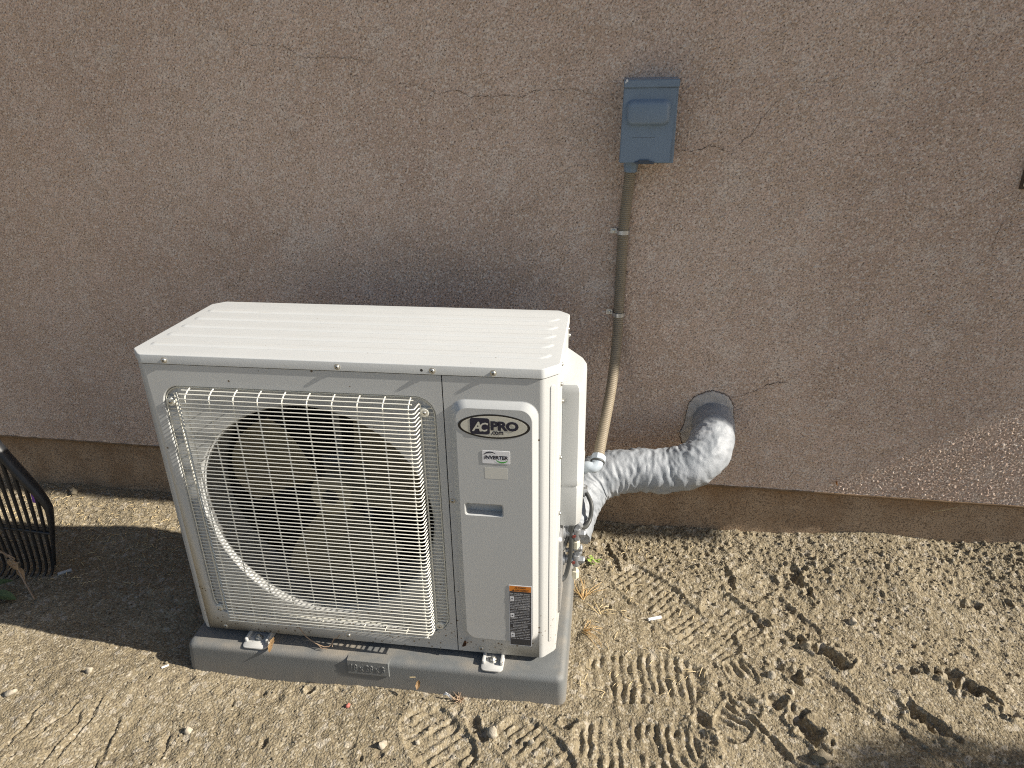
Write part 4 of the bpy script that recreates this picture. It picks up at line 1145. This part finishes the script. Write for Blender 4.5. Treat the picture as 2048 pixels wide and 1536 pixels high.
# dry straw litter in the lit strip at the left
rg = np.random.default_rng(77)
bm = B()
for k in range(520):
    if k < 330: x, y = rg.uniform(-1.15, -.15), rg.uniform(.38, .66)
    elif k < 400: x, y = rg.uniform(-.75, -.25), rg.uniform(.2, .42)
    else: x, y = rg.uniform(1.0, 1.35), rg.uniform(.0, .62)
    if -.02 < x < .98 and y < .44: continue
    a = rg.uniform(0, 6.28); L = rg.uniform(.006, .028); z0_ = gz(x, y) + .002
    p0 = Vector((x, y, z0_)); p2 = Vector((x + L * math.cos(a), y + L * math.sin(a), gz(x + L * math.cos(a), y + L * math.sin(a)) + .003)); p1 = (p0 + p2) / 2 + Vector((0, 0, L * .12))
    tube(bm, [p0, p1, p2], rg.uniform(.0005, .0012), 4)
o = put("straw_litter", bm, M_straw, None, 0); o["kind"] = "stuff"; o["label"] = "dry straw bits strewn over the soil near the wall"; o["category"] = "straw"
# tufts of dried grass
def tuft(label, x, y, n_, L, m, spread=1.0, flat_=.3, group=None, name="dry_grass_tuft", cat="dry grass", dirs=None):
    bm = B(); z0_ = gz(x, y)
    for k in range(n_):
        a = random.uniform(0, 6.28) if dirs is None else random.choice(dirs) + random.uniform(-.35, .35)
        l_ = L * random.uniform(.4, 1.15); up = random.uniform(flat_ * .4, flat_ * 1.6)
        p0 = Vector((x + random.uniform(-.006, .006), y + random.uniform(-.006, .006), z0_ - .002))
        d_ = Vector((math.cos(a) * spread, math.sin(a) * spread, up)).normalized()
        p1 = p0 + d_ * l_ * .5 + Vector((0, 0, l_ * .08)); p2 = p0 + d_ * l_ + Vector((random.uniform(-.2, .2), random.uniform(-.2, .2), -.12 * l_ / L)) * l_
        pts = spline([p0, p1, p2], 4)
        tube(bm, pts, .001, 5, True, [.0013 - .0009 * i / len(pts) for i in range(len(pts))])
    single(name, label, cat, bm, m, (x, y, z0_), group, 0)
tuft("tuft of golden dry grass against the right side of the pad, furthest from the camera", 1.003, .322, 16, .075, M_orangestraw, 1, .5, None, dirs=[.3, .9, 1.5, 2.2])
tuft("splayed dry weed on open soil a little right of the pad", 1.052, .272, 7, .075, M_straw, 1, .22, None, dirs=[.15, 2.3, 3.0])
tuft("curled golden dry grass at the right side of the pad, nearest its front corner", 1.010, .205, 14, .075, M_orangestraw, 1, .35, None, dirs=[-1.2, -.7, .2, 1.0])
tuft("crumpled dry weed at the foot of the pad's front face", .715, -.062, 26, .034, M_twig, 1, .9, None)
# green sprout
def leaf(bm, p, d_, L, wd, droop=.3):
    d_ = Vector(d_).normalized(); side = d_.cross(Vector((0, 0, 1))).normalized(); rows_ = []
    for i in range(8):
        t = i / 7; c = Vector(p) + d_ * L * t + Vector((0, 0, -droop * L * t * t)); hw = wd * math.sin(math.pi * min(.985, t * .93 + .05)) ** .8
        rows_.append([c - side * hw + Vector((0, 0, hw * .3)), c, c + side * hw + Vector((0, 0, hw * .3))])
    loft(bm, rows_, False)
bm = B(); zx = gz(1.03, .47)
for k in range(14):
    a = random.uniform(0, 6.28); leaf(bm, (1.03 + random.uniform(-.015, .015), .465 + random.uniform(-.015, .015), zx + random.uniform(.002, .02)), (math.cos(a), math.sin(a), random.uniform(.1, .8)), random.uniform(.012, .024), .0035)
single("green_sprout", "tiny lime green sprout in the soil beyond the valves", "plant", bm, M_lime_l, (1.03, .465, zx), None, 0)
pln = thing("weed_plant", "green leafed weed with a dead brown stem at the lower left edge in shade", "plant", (-.74, .10, gz(-.74, .10)))
zp = gz(-.72, .10)
for p_, d_, L, wd in (((-.73, .10, zp + .03), (1, .2, .1), .075, .020), ((-.735, .085, zp + .035), (.8, -.6, .0), .065, .020), ((-.74, .12, zp + .04), (.6, .9, .2), .06, .017), ((-.75, .10, zp + .05), (-.8, -.3, .2), .06, .018), ((-.745, .09, zp + .05), (-.2, -1, .2), .06, .018)):
    bm = B(); leaf(bm, p_, d_, L, wd, .35); put("leaf", bm, M_green_l, pln, 0)
bm = B(); tube(bm, spline([(-.745, .10, zp - .005), (-.742, .10, zp + .03), (-.74, .10, zp + .055)], 4), .003, 7); put("stem", bm, M_green_l, pln, 50)
dst = thing("dead_weed", "dry curled weed stalk leaning across the rake tines at the left edge", "dead weed", (-.62, .14, gz(-.62, .14)))
bm = B(); tube(bm, spline([(-.612, .130, gz(-.612, .13) + .003), (-.665, .165, .035), (-.71, .195, .075), (-.755, .215, .095), (-.80, .22, .09)], 6), .0024, 7); put("stalk", bm, M_twig, dst, 50)
for a in ((-.70, .19, .07), (-.725, .20, .085), (-.74, .205, .09)):
    bm = B(); a = Vector(a); tube(bm, spline([a, a + Vector((random.uniform(-.01, .03), -.01, random.uniform(.01, .04))), a + Vector((random.uniform(-.03, .03), -.015, random.uniform(.03, .06)))], 5), .0016, 6); put("side_stalk", bm, M_twig, dst, 50)
bm = B(); 
for k in range(4): leaf(bm, (-.735 + .008 * k, .20, .085 - .01 * k), (random.uniform(-1, 1), -.4, random.uniform(-.6, .3)), .04, .009, .6)
put("withered_leaf", bm, M_deadleaf, dst, 0)
# dry bits on the pad and the condenser
bm = B(); tube(bm, jpts := [Vector(q) for q in [(.292, -.006, .128), (.300, -.008, .115), (.312, -.013, .104), (.326, -.018, .098), (.345, -.022, .091), (.362, -.024, .087), (.374, -.022, .088), (.381, -.018, .095), (.384, -.012, .104), (.392, -.007, .103), (.398, -.005, .112)]], .0013, 6)
tube(bm, [(.345, -.022, .091), (.356, -.028, .086), (.372, -.029, .086)], .001, 5); tube(bm, [(.381, -.018, .095), (.383, -.022, .088)], .0009, 5)
single("dry_twig", "thin curved dry twig caught under the condenser's front edge", "twig", bm, M_twig, (.33, -.02, .09), None, 50)
def curled_leaf(label, p, L, wd, rot, m=M_deadleaf):
    bm = B(); rows_ = []
    for i in range(9):
        t = i / 8; hw = wd * math.sin(math.pi * (.06 + .88 * t)) * random.uniform(.75, 1.15)
        c = Vector((0, (t - .5) * L, .35 * L * (t - .5) ** 2 * 3))
        rows_.append([c + Vector((-hw, 0, hw * .8)), c, c + Vector((hw, 0, hw * .5))])
    loft(bm, rows_, False); bmesh.ops.solidify(bm, geom=bm.faces[:], thickness=.0006)
    bm.transform(Matrix.Translation(p) @ rot.to_matrix().to_4x4())
    single("dead_leaf", label, "leaf", bm, m, p, None, 0)
from mathutils import Euler
curled_leaf("tan curled leaf beside the left mounting foot", (.222, -.036, .086), .040, .007, Euler((.5, .6, .35)))
curled_leaf("brown curled leaf stuck to the service panel's lower left corner", (.727, -.006, .124), .022, .006, Euler((1.2, .3, -1.0)), mat("brown leaf", (.16, .08, .04), .7))
curled_leaf("small tan leaf on the pad's front face below the right mounting foot", (.614, -.066, .036), .022, .006, Euler((.9, .2, .1)))
curled_leaf("orange brown leaf clinging low on the sunlit stucco at the right", tuple(P(1.76, .008, .247)), .018, .008, Euler((1.3, 0, 1.0)), mat("rust leaf", (.34, .16, .05), .7))
stick("straw stem stuck to the pad's front face", (.594, -.064), (.608, -.062), .001, M_straw, "straw_stem", "straw", 0, 5, .06)
bm = B(); tube(bm, [P(2.06, -.006, .162), P(2.09, -.004, .170), P(2.125, -.005, .183)], .0012, 5); single("straw_stem", "pale straw stem lying against the footing at the right", "straw", bm, M_straw, tuple(P(2.06, -.006, .162)), None, 0)
bm = B(); vs_ = None
for k in range(9): tube(bm, [(.672 + .0012 * k, -.062, .0 + .002 * k), (.680 + .0022 * k, -.064, .010 - .0006 * k), (.688 + .001 * k, -.066, .012 - .0022 * k)], .0006, 4)
single("small_feather", "small white feather at the foot of the pad's front face", "feather", bm, M_whitepl, (.675, -.062, 0), None, 0)

# ------------------------------------------------------------------ invented tree, added outside the frame to throw the soft shade at lower right
tr = thing("added_shade_tree", "unseen small leafy tree added beyond the right edge to cast soft shade", "tree", (6.10, -.90, 0))
bm = B(); tube(bm, spline([(6.10, -.90, -.1), (6.08, -.89, .8), (6.10, -.88, 1.6), (6.03, -.88, 2.3)], 6), .05, 12, True, None); 
for k in range(9):
    a = k * 2.4; tube(bm, spline([(6.08, -.88, 1.5 + .08 * k), (6.06 + .13 * math.cos(a), -.88 + .15 * math.sin(a), 1.9 + .06 * k), (6.03 + .25 * math.cos(a), -.88 + .3 * math.sin(a), 2.15 + .07 * k)], 4), .015, 7)
put("trunk", bm, M_bark, tr, 50)
rg = np.random.default_rng(9); V = []; F = []
for k in range(15000):
    v = rg.standard_normal(3); v /= np.linalg.norm(v); r_ = rg.random() ** .4
    c = np.array([6.05, -.90, 2.45]) + v * r_ * np.array([.42, .50, .42]) * (1 + .25 * math.sin(5 * v[0] + 3 * v[2]) * math.cos(4 * v[1]))
    a = rg.standard_normal(3); a /= np.linalg.norm(a); b_ = np.cross(a, rg.standard_normal(3)); b_ /= np.linalg.norm(b_)
    L, wd = rg.uniform(.03, .055), rg.uniform(.013, .022)
    i0 = len(V); V += [c - a * L, c + b_ * wd, c + a * L, c - b_ * wd]; F.append((i0, i0 + 1, i0 + 2, i0 + 3))
me = bpy.data.meshes.new("crown"); me.from_pydata([tuple(q - np.array([6.10, -.90, 0])) for q in V], [], F); me.materials.append(M_green_l)
co_ = bpy.data.objects.new("crown", me); COL.objects.link(co_); co_.parent = tr
